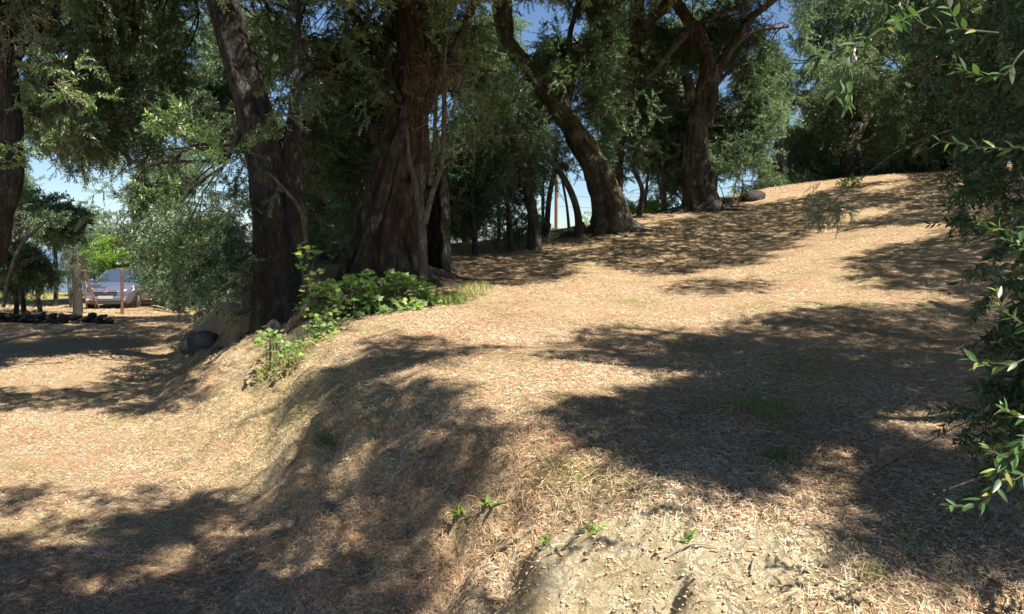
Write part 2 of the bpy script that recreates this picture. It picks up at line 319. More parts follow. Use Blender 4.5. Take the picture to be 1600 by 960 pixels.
# ------------------------------------------------------------------ shade of the trees on the ground (where it falls)
SHADE = [
 (1., [(858,548),(900,520),(960,510),(1020,520),(1080,528),(1130,512),(1200,492),(1300,480),(1400,483),(1460,470),(1540,470),(1660,470),(1660,880),(1560,862),(1480,885),(1400,893),(1335,885),(1322,830),(1310,790),(1345,750),(1380,720),(1340,695),(1290,680),(1240,682),(1225,705),(1170,722),(1160,748),(1130,765),(1060,755),(990,730),(930,705),(870,680),(862,645),(900,622),(1000,612),(1048,600),(1035,588),(985,565),(920,556)]),
 (1., [(1325,405),(1370,385),(1440,375),(1520,340),(1660,330),(1660,470),(1540,470),(1480,462),(1440,455),(1370,450),(1340,432)]),
 (.8, [(1305,350),(1400,330),(1500,322),(1530,335),(1440,350),(1320,362)]),
 (.9, [(680,385),(760,378),(860,375),(960,362),(1020,372),(1000,388),(900,400),(880,432),(840,440),(760,447),(690,440)]),
 (.75, [(880,400),(960,362),(1060,345),(1150,322),(1240,312),(1290,330),(1290,352),(1230,380),(1250,385),(1180,398),(1195,405),(1130,420),(1050,432),(1000,425),(920,415)]),
 (.6, [(1020,448),(1110,438),(1190,440),(1190,455),(1100,462)]),
 (.85, [(1240,335),(1330,310),(1430,285),(1500,276),(1530,285),(1480,300),(1380,318),(1260,345)]),
 (.8, [(1380,335),(1500,300),(1560,290),(1560,310),(1450,332)]),
 (.9, [(560,540),(640,515),(660,540),(600,590),(540,628),(490,618),(455,625),(450,605),(500,572)]),
 (.75, [(640,548),(700,530),(765,542),(720,565),(650,575)]),
 (1., [(440,720),(480,672),(545,628),(600,620),(680,598),(735,620),(742,660),(735,720),(700,800),(690,860),(640,890),(600,930),(560,1000),(-60,1000),(-60,835),(60,838),(90,815),(200,808),(270,790),(330,762),(400,790),(445,760),(440,735)]),
 (.8, [(640,945),(740,935),(780,1000),(600,1000)]),
 (1., [(-60,465),(130,462),(260,455),(400,460),(410,520),(330,545),(280,535),(180,540),(100,552),(-60,560)]),
 (.9, [(-60,612),(60,610),(150,600),(230,590),(315,575),(322,600),(290,640),(230,655),(180,650),(120,636),(-60,635)]),
 (1., [(320,560),(380,540),(470,535),(560,498),(700,470),(700,400),(560,395),(400,440),(330,480),(300,540)]),
 (.7, [(1180,332),(1300,302),(1420,300),(1310,326)]), (.9, [(1400,266),(1560,258),(1560,280),(1420,290)]), (.85, [(1200,318),(1330,288),(1400,282),(1330,300),(1230,330)]), (.85, [(1340,318),(1480,292),(1540,290),(1540,300),(1400,326)]), (1., [(1540,270),(1660,260),(1660,480),(1530,470),(1500,380),(1530,330)]),
 (.55, [(120,790),(230,760),(320,770),(300,790),(150,810)]),
 (.5, [(-60,765),(100,755),(200,775),(100,800),(-60,790)]),
]
HOLES = [(1400,662,120,22,.92),(1300,716,72,30,.95),(1490,692,60,9,.8),(600,652,24,13,.85),(540,722,24,14,.8),(612,765,24,13,.8),(480,692,28,13,.8),(420,835,46,11,.75),(560,872,56,12,.8),(200,905,70,12,.7),(330,935,60,11,.7),(702,765,14,20,.7),(515,612,30,8,.8),(690,610,20,12,.8),(450,905,50,9,.6),(60,900,50,10,.6),(570,445,110,34,.85),(440,540,60,30,.7),(560,815,48,26,.9),(650,690,34,22,.8),(270,875,62,26,.95),(100,842,110,18,.75),(470,872,80,20,.6),(500,760,50,22,.6),(1190,635,50,28,.8),(1410,640,75,13,.85),(1440,668,60,10,.6),(1380,700,80,8,.6),(1090,590,50,13,.8),(1000,590,60,12,.6),(1250,525,40,6,.6),(1150,560,40,6,.6),(1330,600,50,7,.6),(1270,690,50,14,.7),(1400,570,40,6,.5),(1050,690,40,10,.4),
         (1310,560,55,7,.6),(620,905,60,16,.6),(270,510,70,5,.9),(330,520,60,4,.8),(120,560,60,5,.6),(1040,405,60,5,.5),(900,385,80,6,.7),(1000,372,60,5,.6),(350,830,60,14,.6),(560,700,30,20,.5),(700,640,22,14,.6)]
def inpoly(px, py, poly):
    c = np.zeros(len(px), bool); q = poly[-1]
    for p in poly:
        m = ((p[1] > py) != (q[1] > py)) & (px < (q[0]-p[0])*(py-p[1])/((q[1]-p[1])+1e-9)+p[0]); c ^= m; q = p
    return c
def shade_at(px, py):
    "0..1 how shaded the ground is at a photo pixel; -1 outside the picture"
    jx = px+fbm(px/30, py/18, 4, 51)*30; jy = py+fbm(px/32, py/16, 4, 52)*np.interp(py, [300,450,900], [7,14,28])
    s = np.zeros(len(px))
    for w, poly in SHADE: s = np.maximum(s, w*inpoly(jx, jy, poly))
    for cx, cy, rx, ry, w in HOLES: s = s*(1-w*(((jx-cx)/rx)**2+((jy-cy)/ry)**2 < 1))
    fl = fbm(px/20, py/13, 3, 57); s = np.where((py > 480) & (px < 770) & (fl > .15), s*.12, s); s = np.where((py > 480) & (px >= 770) & (fl > .21), s*.2, s)
    return s
def shadow_of(pts):
    "ground point where the shadow of each point falls"
    pts = np.atleast_2d(pts); t = np.zeros(len(pts)); g = H(pts[:, 0], pts[:, 1], False); t = (pts[:, 2]-g)/SUN[2]
    for _ in range(4):
        q = pts-t[:, None]*SUN; t = t+(q[:, 2]-H(q[:, 0], q[:, 1], False))/SUN[2]*.8
    return pts-t[:, None]*SUN
def lit_blocker(pts, keep=.03):
    "True for clumps that would shade ground which the photo shows in the sun"
    q = shadow_of(pts); px, py, f = proj(q)
    vis = (px > -10) & (px < 1600) & (py < 965) & (py > 270) & (q[:, 1] > 2.2) & (q[:, 1] < 27) & ~((q[:, 1] > 20) & (px < 1150)) & ~((px > 290) & (px < 700) & (py < 450))
    s = shade_at(px, py)
    low = (pts[:, 2]-q[:, 2]) < .5
    return vis & ~low & (R.random(len(pts)) > np.maximum(s*1.0, keep))

# ------------------------------------------------------------------ leafy twigs (sources of the instanced foliage)
def leafpts(L, W, fold=.15, curl=.1, near=False):
    if near:
        xs_ = np.array([0,.12,.35,.62,.85,1.])*L; w = np.array([.08,.55,1,.85,.42,0.])*W/2; z = -curl*L*(xs_/L)**2
        v = []; 
        for x, ww, zz in zip(xs_, w, z): v += [(x,-ww,zz+fold*ww),(x,0,zz),(x,ww,zz+fold*ww)]
        f = []
        for k in range(5): a_ = k*3; f += [(a_,a_+3,a_+4,a_+1),(a_+1,a_+4,a_+5,a_+2)]
        return np.array(v), np.array(f)
    v = np.array([(0,0,0),(L*.45,-W/2,fold*W),(L,0,-curl*L),(L*.45,W/2,fold*W)]); return v, np.array([(0,1,2,3)])
def frame(d, up):
    d = d/np.linalg.norm(d); s = np.cross(up, d); s /= np.linalg.norm(s)+1e-9; return np.stack([d, s, np.cross(d, s)])
def twig(name, m, n_side, L, leaf, wleaf, gap, near=False, droop=.25, seed=0, stemr=.003):
    r = np.random.default_rng(seed); mb = MB(); lv, lf = leafpts(leaf, wleaf, near=near)
    def stem(p0, d, ln, side):
        n = max(3, int(ln/gap)); p = p0.copy(); path = [p.copy()]
        for k in range(n):
            d = d+np.array([0,0,-droop/n])+r.normal(0, .06, 3); d /= np.linalg.norm(d); p = p+d*gap; path.append(p.copy())
            ax = frame(d, np.array([r.normal(0,.2), r.normal(0,.2), 1.]))
            ph = r.uniform(0, math.pi) if k % 2 else 1.57
            for s in (-1, 1):
                o = ax[1]*math.cos(ph)*s+ax[2]*math.sin(ph)*s
                ld = d*r.uniform(.5,1.)+o*r.uniform(.6,1.)+np.array([0,0,-.1]); fr = frame(ld, np.array([r.normal(0,.5), r.normal(0,.5), 1.])); sc = r.uniform(.65,1.15)
                mb.add(p+(lv*sc)@fr, lf, t=r.uniform(0,1))
        tube(mb, [path[0], path[len(path)//2], path[-1]], [stemr, stemr*.7, stemr*.3], 3, 1, cap=False)
        if side:
            for q in range(n_side):
                k = int(n*(.15+.7*q/max(1,n_side))); o = r.normal(0,1,3)*np.array([.4,1,.7]); stem(path[k], d*.7+o*.8, ln*r.uniform(.35,.6), False)
    stem(np.zeros(3), np.array([1.,0,0]), L, True)
    me = mb.me(name); me.materials.append(m); return bpy.data.objects.new(name, me)
TW = {}
for kind in ('olive','pale','dark'):
    TW[kind] = [twig('twig_'+kind, M[kind], 4, .44, .052, .0175, .024, seed=k+hash(kind) % 7*0+{'olive':0,'pale':20,'dark':40}[kind]) for k in range(4)]
TW['bright'] = [twig('twig_bright', M['bright'], 3, .4, .075, .034, .035, seed=60+k) for k in range(3)]
TW['broad'] = [twig('twig_broad', M['dark'], 3, .4, .075, .034, .035, seed=70+k) for k in range(3)]
TW['near'] = [twig('twig_near', M['near_shade'], 3, .40, .056, .0185, .024, True, seed=80+k) for k in range(4)]
TW['fresh'] = [twig('twig_fresh', M['fresh'], 3, .36, .068, .021, .03, seed=100+k, droop=-.1) for k in range(3)]
TW['bare'] = [twig('twig_bare', M['dry'], 5, .6, .03, .004, .05, seed=90+k, stemr=.006) for k in range(3)]
GT = {}
def gntree(kind):
    if kind in GT: return GT[kind]
    g = bpy.data.node_groups.new('scatter_'+kind, 'GeometryNodeTree'); GT[kind] = g
    g.interface.new_socket('Geometry', in_out='INPUT', socket_type='NodeSocketGeometry'); g.interface.new_socket('Geometry', in_out='OUTPUT', socket_type='NodeSocketGeometry')
    n = g.nodes; gi = n.new('NodeGroupInput'); go = n.new('NodeGroupOutput'); ip = n.new('GeometryNodeInstanceOnPoints'); jn = n.new('GeometryNodeJoinGeometry')
    for o in TW[kind]:
        oi = n.new('GeometryNodeObjectInfo'); oi.inputs['Object'].default_value = o; ti = n.new('GeometryNodeGeometryToInstance')
        g.links.new(oi.outputs['Geometry'], ti.inputs[0]); g.links.new(ti.outputs[0], jn.inputs[0])
    def na(nm, ty): q = n.new('GeometryNodeInputNamedAttribute'); q.data_type = ty; q.inputs[0].default_value = nm; return q.outputs[0]
    er = n.new('FunctionNodeEulerToRotation'); g.links.new(na('rot', 'FLOAT_VECTOR'), er.inputs[0])
    g.links.new(gi.outputs[0], ip.inputs['Points']); g.links.new(jn.outputs[0], ip.inputs['Instance']); ip.inputs['Pick Instance'].default_value = True
    g.links.new(na('idx', 'INT'), ip.inputs['Instance Index']); g.links.new(er.outputs[0], ip.inputs['Rotation']); g.links.new(na('scl', 'FLOAT'), ip.inputs['Scale'])
    g.links.new(ip.outputs[0], go.inputs[0]); return g
LEAFC = {'n': 0}
def foliage(name, pts, kind, parent, scale=1., rot=None, droop=.3, label=None):
    if len(pts) == 0: return None
    pts = np.asarray(pts, float); n = len(pts); LEAFC['n'] += n
    me = bpy.data.meshes.new(name); me.vertices.add(n); me.vertices.foreach_set('co', (pts-np.array(parent.location)).astype(np.float32).ravel())
    if rot is None: rot = np.stack([R.uniform(-1,1,n), droop+R.normal(0,.55,n), R.uniform(0, 2*math.pi, n)], 1)
    a = me.attributes.new('rot', 'FLOAT_VECTOR', 'POINT'); a.data.foreach_set('vector', rot.astype(np.float32).ravel())
    a = me.attributes.new('scl', 'FLOAT', 'POINT'); a.data.foreach_set('value', (scale*R.uniform(.75,1.25,n)).astype(np.float32))
    a = me.attributes.new('idx', 'INT', 'POINT'); a.data.foreach_set('value', R.integers(0, len(TW[kind]), n).astype(np.int32))
    o = bpy.data.objects.new(name, me); COL.objects.link(o); o.parent = parent
    md = o.modifiers.new('scatter', 'NODES'); md.node_group = gntree(kind); o['kind'] = 'stuff'
    if label: o['label'] = label
    return o

# ------------------------------------------------------------------ sky gaps in the canopy and the corridors in front of trunks
GAPS = [(178,462,58,42,1),(218,446,30,28,1),(885,318,36,40,1),(915,275,16,28,1),(78,272,40,22,.85),(135,312,26,14,.85),(190,342,16,8,.8),(60,255,30,16,.8),(165,250,20,14,.6),(500,20,30,32,.95),(560,15,16,14,.8),(700,30,14,16,.8),(600,60,10,12,.8),(820,60,16,20,.8),(900,40,30,20,.8),(1010,60,12,16,.8),(1120,60,14,10,.8),(300,30,14,10,.7),(1240,130,20,14,.8),(1310,80,20,12,.7),(490,75,14,14,.5),(728,158,16,15,.8),(860,22,46,22,.75),(845,55,16,12,.6),
        (948,102,9,6,.8),(1050,22,12,9,.9),(1080,105,14,13,.9),(1128,128,14,16,.9),(1175,80,12,10,.8),(1172,112,9,9,.8),(1225,45,22,32,.8),(1245,90,28,16,.8),(1245,175,18,20,.75),(1275,128,16,10,.8),(905,170,20,42,.5),(925,205,14,24,.6),
        (992,285,14,26,.85),(1018,278,9,12,.9),(1160,275,40,14,.8),(1205,215,12,26,.6),(1390,98,26,14,.8),(1412,217,12,9,.9),(1300,275,20,10,.7),(740,20,12,14,.5),(1185,15,12,12,.7),(978,240,10,18,.6),(1330,40,20,14,.5),(1150,170,12,10,.5),(580,70,8,8,.6),(660,10,8,8,.5)]
CORR = []   # (px,py,half width, depth)
def gapreject(pts, g=1.):
    px, py, f = proj(pts); k = np.zeros(len(pts), bool)
    jx = px+fbm(px/18, py/18, 2, 61)*26; jy = py+fbm(px/18, py/18, 2, 62)*26
    for cx, cy, rx, ry, w in GAPS: k |= (((jx-cx)/(rx+5))**2+((jy-cy)/(ry+5))**2 < 1) & (R.random(len(pts)) < min(1, w*1.25)*g)
    return k
def corrreject(pts, p=.93):
    px, py, f = proj(pts); k = np.zeros(len(pts), bool)
    for a in CORR: k |= ((px-a[0])**2+(py-a[1])**2 < (a[2]+2+.15*F/np.maximum(pts[:, 1], 1))**2) & (pts[:, 1] < a[3]+.3)
    return k & (R.random(len(pts)) < p)
def corridor(q, d):
    for a, b in zip(q[:-1], q[1:]):
        for t in np.linspace(0, 1, 8): CORR.append((a[0]+(b[0]-a[0])*t, a[1]+(b[1]-a[1])*t, (a[2]+(b[2]-a[2])*t)/2, d))
def groundclip(pts, h=.12):
    return pts[:, 2] > H(pts[:, 0], pts[:, 1], False)+h
def blob(px, py, d, rx, ry, rd, dens=48, lump=.5, carve=True, gaps=True, corr=True, py_max=None):
    "points of leafy twigs inside an ellipsoid seen at (px,py) at distance d, in uneven lumps"
    c = P(px, py, d); ax = rx/F*d; az = ry/F*d
    n = int(math.pi*ax*az*dens); k = max(4, int(n/14))
    u = R.normal(0, 1, (k, 3)); u /= np.linalg.norm(u, axis=1)[:, None]; cen = c+u*(R.random((k, 1))**.45)*np.array([ax, rd, az])*.95
    pts = cen[R.integers(0, k, n)]+R.normal(0, lump*.5, (n, 3))*np.array([1, 1, .8])
    pts = pts[groundclip(pts)]
    if gaps: pts = pts[~gapreject(pts)]
    if corr: pts = pts[~corrreject(pts)]
    if carve: pts = pts[~lit_blocker(pts)]
    if len(pts): q = shadow_of(pts); pts = pts[~((q[:, 0] > -18.5) & (q[:, 0] < -11.5) & (q[:, 1] > 25.5) & (q[:, 1] < 33.5) & (pts[:, 2]-q[:, 2] > 1.6))]   # the car stands in the sun
    return pts
def limbs_into(parent, pts, starts, n, m, r0=.045, name='branch'):
    mb = MB()
    if len(pts) == 0: return
    for q in pts[R.integers(0, len(pts), n)]:
        s = starts[np.argmin(np.linalg.norm(starts-q, axis=1)*R.uniform(.8, 1.3, len(starts)))]
        L = np.linalg.norm(q-s); mid = (s+q)/2+np.array([0, 0, .12*L])+R.normal(0, .10*L, 3); r = min(r0, .008*L+.006)
        if L > 3.2: continue
        tube(mb, [s, mid, q], [r, r*.6, r*.2], 5, .3, cap=False)
        for _ in range(2):
            e = q+R.normal(0, .35, 3); tube(mb, [mid, (mid+e)/2+R.normal(0,.05*L,3), e], [r*.5, r*.3, .004], 4, .4, cap=False)
    if mb.n == 0: return None
    o = link(name, mb.me(name, True), m, parent); o['kind'] = 'stuff'; return o
def olive(loc_px, label, trunks, blobs, kind='olive', bark='bark', d=12, scale=1.15, nl=60, group='olive trees of the grove', flute=.14, nz=.16, tops=(), name='olive_tree', dens=48, seg=28, base=None, extra=None, cat='tree', droop=.35, carve=True):
    b0 = base if base is not None else P(*loc_px); b0 = np.array([b0[0], b0[1], hz(b0[0], b0[1])-.05])
    T = thing(name, b0, label, cat, group); starts = []
    for k, tr in enumerate(trunks):
        nm, q, opt = tr; dd = opt.get('d', d); p, r = pl(q, dd); mb = MB()
        if nm in ('trunk','buttress','sucker') and abs(p[0][2]-hz(p[0][0], p[0][1])) < .8: p = [np.array([p[0][0], p[0][1], hz(p[0][0], p[0][1])-.45])]+p; r = [r[0]]+r
        pp, rr = tube(mb, p, r, opt.get('seg', seg), opt.get('step', .09), opt.get('flute', flute), opt.get('nz', nz), k+len(label) % 5, flare=opt.get('flare', 0), fk=opt.get('fk', 5), tw=opt.get('tw', 1.5))
        link(nm, mb.me(nm, True), M[opt.get('mat', bark)], T); starts.append(pp[len(pp)//3:])
        if opt.get('corr', True): corridor(q, dd)
    starts = np.vstack(starts) if starts else np.array([b0+np.array([0,0,3.])])
    return T, starts, blobs, kind, scale, nl, bark, dens, tops, droop, carve
PEND = []; DM = 3.0
def plant(*a, **k): PEND.append(olive(*a, **k)); return PEND[-1][0]

# ================================================================== OLIVE TREES IN VIEW
# left edge trunk
q0 = [(-14,400,36),(4,335,30),(17,270,34),(15,190,34),(10,110,30),(-5,0,26),(-30,-120,22)]
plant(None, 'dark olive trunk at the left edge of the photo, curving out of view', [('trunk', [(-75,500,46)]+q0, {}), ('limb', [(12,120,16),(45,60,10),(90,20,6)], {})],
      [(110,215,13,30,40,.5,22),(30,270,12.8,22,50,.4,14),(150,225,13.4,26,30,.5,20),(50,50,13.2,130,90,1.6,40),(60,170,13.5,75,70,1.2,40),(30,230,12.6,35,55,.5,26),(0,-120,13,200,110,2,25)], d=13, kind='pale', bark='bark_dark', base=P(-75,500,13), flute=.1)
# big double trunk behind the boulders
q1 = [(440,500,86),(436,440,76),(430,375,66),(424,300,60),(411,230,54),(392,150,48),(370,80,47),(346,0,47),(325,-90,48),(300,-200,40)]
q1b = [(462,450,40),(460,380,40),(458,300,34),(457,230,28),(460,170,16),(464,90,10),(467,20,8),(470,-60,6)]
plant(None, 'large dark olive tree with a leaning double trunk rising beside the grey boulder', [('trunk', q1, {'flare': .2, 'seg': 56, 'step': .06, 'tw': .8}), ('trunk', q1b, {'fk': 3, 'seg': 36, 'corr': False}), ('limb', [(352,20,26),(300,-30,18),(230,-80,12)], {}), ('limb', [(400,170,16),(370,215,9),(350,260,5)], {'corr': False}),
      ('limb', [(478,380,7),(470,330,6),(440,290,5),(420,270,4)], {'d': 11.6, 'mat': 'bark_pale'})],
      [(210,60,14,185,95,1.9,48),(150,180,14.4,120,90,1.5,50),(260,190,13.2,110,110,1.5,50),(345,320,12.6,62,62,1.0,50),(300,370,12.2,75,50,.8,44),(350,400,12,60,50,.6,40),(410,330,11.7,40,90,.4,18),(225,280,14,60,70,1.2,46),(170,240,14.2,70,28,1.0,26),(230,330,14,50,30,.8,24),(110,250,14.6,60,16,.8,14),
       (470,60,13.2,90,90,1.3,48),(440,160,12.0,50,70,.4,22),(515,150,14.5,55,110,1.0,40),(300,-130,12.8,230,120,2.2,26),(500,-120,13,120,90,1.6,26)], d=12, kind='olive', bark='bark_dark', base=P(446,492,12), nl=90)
# massive gnarled trunk
q2 = [(598,425,104),(602,395,96),(609,350,86),(618,300,76),(630,240,64),(639,180,52),(642,120,42),(640,60,34),(632,0,30),(640,-100,30)]
t2 = plant(None, 'massive gnarled old olive tree with a twisted grooved trunk above the vine-covered bank',
      [('trunk', q2, {'mat': 'bark_red', 'flare': .12, 'flute': .34, 'nz': .24, 'fk': 7, 'tw': .75, 'seg': 96, 'step': .045}),
       ('buttress', [(562,424,24),(570,395,20),(572,370,22),(588,335,24),(596,310,18),(608,270,16),(616,235,16),(634,190,10)], {'d': 13.5, 'mat': 'bark', 'flute': .3, 'nz': .5, 'flare': .3}),
       ('buttress', [(598,425,24),(592,385,20),(604,340,22),(600,300,18),(622,250,18),(628,200,14),(640,150,10)], {'d': 13.6, 'mat': 'bark_red', 'flute': .3, 'nz': .45, 'fk': 3}),
       ('buttress', [(630,425,26),(622,380,20),(632,330,20),(628,280,18),(644,230,18),(640,170,14)], {'d': 13.62, 'mat': 'bark_red', 'flute': .3, 'nz': .45, 'fk': 3}),
       ('buttress', [(541,424,20),(556,390,18),(562,345,18),(584,290,18),(594,235,18),(614,190,14),(622,140,9)], {'d': 13.8, 'mat': 'bark', 'flute': .3, 'nz': .45, 'fk': 3}),
       ('buttress', [(652,425,20),(646,380,16),(636,320,16),(650,260,16),(658,200,12)], {'d': 13.7, 'mat': 'bark_red', 'flute': .3, 'nz': .45, 'fk': 3}),
       ('stub', [(588,225,16),(583,205,14),(586,196,12)], {'d': 13.75, 'mat': 'bark_red'}), ('limb', [(655,150,10),(668,100,8),(676,40,6),(690,-20,4)], {'d': 13.6}), ('limb', [(628,160,9),(610,120,7),(606,70,5)], {'d': 13.6}),
       ('limb', [(655,180,26),(690,120,18),(720,60,14),(745,-10,10)], {}), ('limb', [(622,120,22),(575,60,16),(540,0,12)], {}),
       ('sucker', [(661,412,15),(658,345,13),(650,290,9),(640,250,7),(636,200,4)], {'d': 13.2, 'mat': 'bark_pale', 'flute': .05, 'nz': .08, 'seg': 8, 'corr': False}),
       ('sucker', [(662,350,9),(659,300,5),(660,255,4)], {'d': 13.2, 'mat': 'bark_pale', 'flute': .05, 'nz': .08, 'seg': 8, 'corr': False}),
       ('sucker', [(663,350,10),(676,300,9),(690,255,9),(694,190,8),(694,110,6),(700,40,4)], {'d': 13.2, 'mat': 'bark_pale', 'flute': .05, 'nz': .08, 'seg': 8, 'corr': False}),
       ('sucker', [(672,290,7),(678,230,6),(682,150,6),(690,100,4)], {'d': 13.2, 'mat': 'bark_pale', 'flute': .05, 'nz': .08, 'seg': 8, 'corr': False})],
      [(610,30,14.6,120,75,1.6,50),(545,110,15.6,60,90,1.2,46),(700,60,14.8,75,80,1.4,48),(750,140,15.6,55,70,1.1,46),(580,190,15.8,50,80,.8,50),(530,300,16.0,45,110,.8,60),(600,120,13.4,60,40,.4,22),(690,160,13.2,50,60,.5,22),
       (640,-120,13.5,220,110,2.2,28)], d=14, kind='olive', base=P(616,422,14), nl=90)
# the open hollow half of the old stump (a shell of dead wood, open towards the camera)
def hollow():
    mb = MB(); cx, cy, _ = P(667,410,14.25); z0 = hz(cx, cy)-.1; n, s = 26, 34
    for side, off in ((1, 0), (-1, -.07)):
        v = []
        for k in range(n):
            h = k/(n-1)
            for j in range(s):
                a = rad(-18)+rad(216)*j/(s-1); top = 1.75+.22*math.sin(j*1.3)+.12*math.sin(j*3.7)
                rr = (.40-.05*h)*(1+.09*math.sin(a*9+h*2))+off+.03*math.sin(j*2.1+k*.8)
                v.append((cx+rr*math.cos(a), cy+rr*math.sin(a), z0+h*top))
        f = [(k*s+j, k*s+j+1, k*s+s+j+1, k*s+s+j)[::side] for k in range(n-1) for j in range(s-1)]
        mb.add(v, f)
    N_ = n*s; f = [((n-1)*s+j, (n-1)*s+j+1, N_+(n-1)*s+j+1, N_+(n-1)*s+j) for j in range(s-1)]
    f += [(k*s, k*s+s, N_+k*s+s, N_+k*s)[::e] for e in (1,) for k in range(n-1)]+[(k*s+s-1, k*s+2*s-1, N_+k*s+2*s-1, N_+k*s+s-1) for k in range(n-1)]
    mb.f4.append(np.array(f)); o = link('hollow_shell', mb.me('hollow_shell'), M['bark'], t2)
hollow(); corridor([(668,300,50),(668,390,56)], 14)
# leaning mossy tree on the crest
q3 = [(957,362,60),(952,330,52),(943,295,45),(931,262,41),(910,225,38),(888,190,30),(860,152,26),(830,112,24),(802,78,22),(784,42,20),(778,-20,18),(770,-120,16)]
plant(None, 'leaning olive tree with a mossy limb on the crest beside the bright sky gap',
      [('trunk', q3, {'mat': 'bark_moss', 'flare': .28, 'flute': .12, 'seg': 48, 'step': .07}), ('root', [(915,356,20),(890,366,12),(862,378,8),(825,388,4)], {'d': 20.8, 'mat': 'bark', 'corr': False}), ('root', [(978,350,24),(1000,358,14),(1022,364,6)], {'d': 21, 'mat': 'bark', 'corr': False}),
       ('stub', [(868,185,26),(876,160,24),(878,148,22)], {}), ('limb', [(790,80,24),(792,30,20),(788,-60,16)], {}), ('limb', [(880,180,14),(895,120,10),(890,60,8),(905,0,6)], {}), ('limb', [(850,240,7),(862,255,8),(888,262,8)], {'d': 20.6, 'corr': False})],
      [(865,60,21.5,75,75,1.6,50),(930,110,21.5,70,95,1.4,52),(800,180,21.8,45,60,1.0,50),(845,225,20.4,40,45,.6,48),(870,110,20.0,40,40,.5,22),(890,232,20,28,16,.4,30),(950,190,21.8,40,60,1.0,48),(940,10,22,80,40,1.4,40),(860,-110,21,160,100,2.2,24)], d=21, kind='olive', base=P(955,357,21), nl=80)
# twisting tree with the cut stub
q4 = [(1098,335,54),(1094,305,46),(1089,270,42),(1087,230,36),(1090,185,27),(1096,150,22),(1103,115,20),(1104,90,19),(1096,62,20),(1083,42,18),(1066,18,16),(1046,-12,14)]
plant(None, 'twisting olive tree on the crest with forked bare limbs and a cut stub',
      [('trunk', q4, {'flare': .3, 'flute': .22, 'nz': .2, 'fk': 6, 'seg': 52, 'step': .07, 'tw': 2.2}), ('limb', [(1102,200,20),(1110,165,16),(1116,125,16),(1134,88,16),(1150,62,13),(1172,30,12),(1205,2,11),(1250,-40,8)], {}),
       ('limb', [(1083,42,12),(1062,64,10),(1042,88,10),(1028,107,9),(1006,124,6)], {'mat': 'bark_pale'}), ('limb', [(1083,42,9),(1112,28,8),(1150,10,7),(1180,-12,5)], {}),  # first limb: sunlight on it put into the colour by pale bark
       ('limb', [(1140,80,10),(1158,62,8),(1180,48,7),(1232,41,5)], {'mat': 'bark_pale'}), ('limb', [(1108,160,8),(1122,130,6),(1140,112,5),(1168,99,3)], {}),  # first limb lightened the same way, its sunlight in the bark colour
       ('stub', [(1084,165,18),(1077,138,15),(1073,118,17)], {}), ('limb', [(1046,5,18),(1020,30,14),(1005,44,10)], {'d': 24.2}),
       ('root', [(1125,325,26),(1142,334,14),(1160,338,5)], {'corr': False}), ('stub', [(1110,185,10),(1114,160,10),(1111,140,6)], {'mat': 'bark_pale', 'corr': False})],
      [(1150,215,25,90,60,1.5,50),(1040,210,25.5,50,70,1.2,50),(1175,60,25.2,90,65,1.6,44),(1070,70,25.6,55,55,1.3,36),(1190,140,25,60,60,1.3,40),(1150,255,24.5,75,28,1.0,46),(1060,270,25.6,40,40,.8,50),(1130,-90,24.5,190,90,2.4,22)], d=24, kind='olive', base=P(1098,332,24), nl=110)
# upright stem between them
plant(None, 'upright olive stem between the leaning tree and the twisting tree, lost in leaves lower down',
      [('trunk', [(970,352,15),(966,300,14),(966,240,17),(975,180,15),(986,125,15),(990,80,20),(993,40,22),(996,0,22),(1000,-80,20)], {'d': 24.8})],
      [(1000,180,25.6,60,75,1.2,52),(980,110,24.0,35,50,.5,30),(960,250,25.5,30,40,.7,44),(1000,60,26.4,55,60,1.2,44),(1000,-90,25,110,80,2,24)], d=24.8, base=P(970,352,24.8), nl=60)
# hilltop tree
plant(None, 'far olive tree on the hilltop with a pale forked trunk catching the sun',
      [('trunk', [(1328,300,34),(1327,262,26),(1328,238,22),(1336,215,18),(1348,195,16),(1366,178,12)], {'flare': .2, 'mat': 'bark_pale'}), ('trunk', [(1335,275,20),(1337,240,14),(1334,205,10),(1318,170,8)], {'mat': 'bark_pale'}), ('limb', [(1348,195,9),(1335,160,7),(1310,120,5)], {})],  # pale bark brightens the trunk: part of its sunlight is in the colour
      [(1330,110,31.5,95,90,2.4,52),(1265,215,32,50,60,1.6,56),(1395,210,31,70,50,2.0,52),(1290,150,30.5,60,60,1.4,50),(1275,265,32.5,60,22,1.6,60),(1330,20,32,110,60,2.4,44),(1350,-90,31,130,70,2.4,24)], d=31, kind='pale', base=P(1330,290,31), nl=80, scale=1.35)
plant(None, 'dark olive tree at the top of the slope, right of the pale forked trunk',
      [('trunk', [(1480,275,20),(1478,235,16),(1470,190,14),(1455,150,10)], {})],
      [(1470,130,27,75,90,2.0,54),(1450,215,27,80,45,1.6,56),(1530,170,26,70,100,1.8,54),(1410,255,28.5,60,18,1.2,60),(1480,20,27,110,60,2,44)], d=28, kind='olive', base=P(1480,275,28), nl=50, scale=1.3)
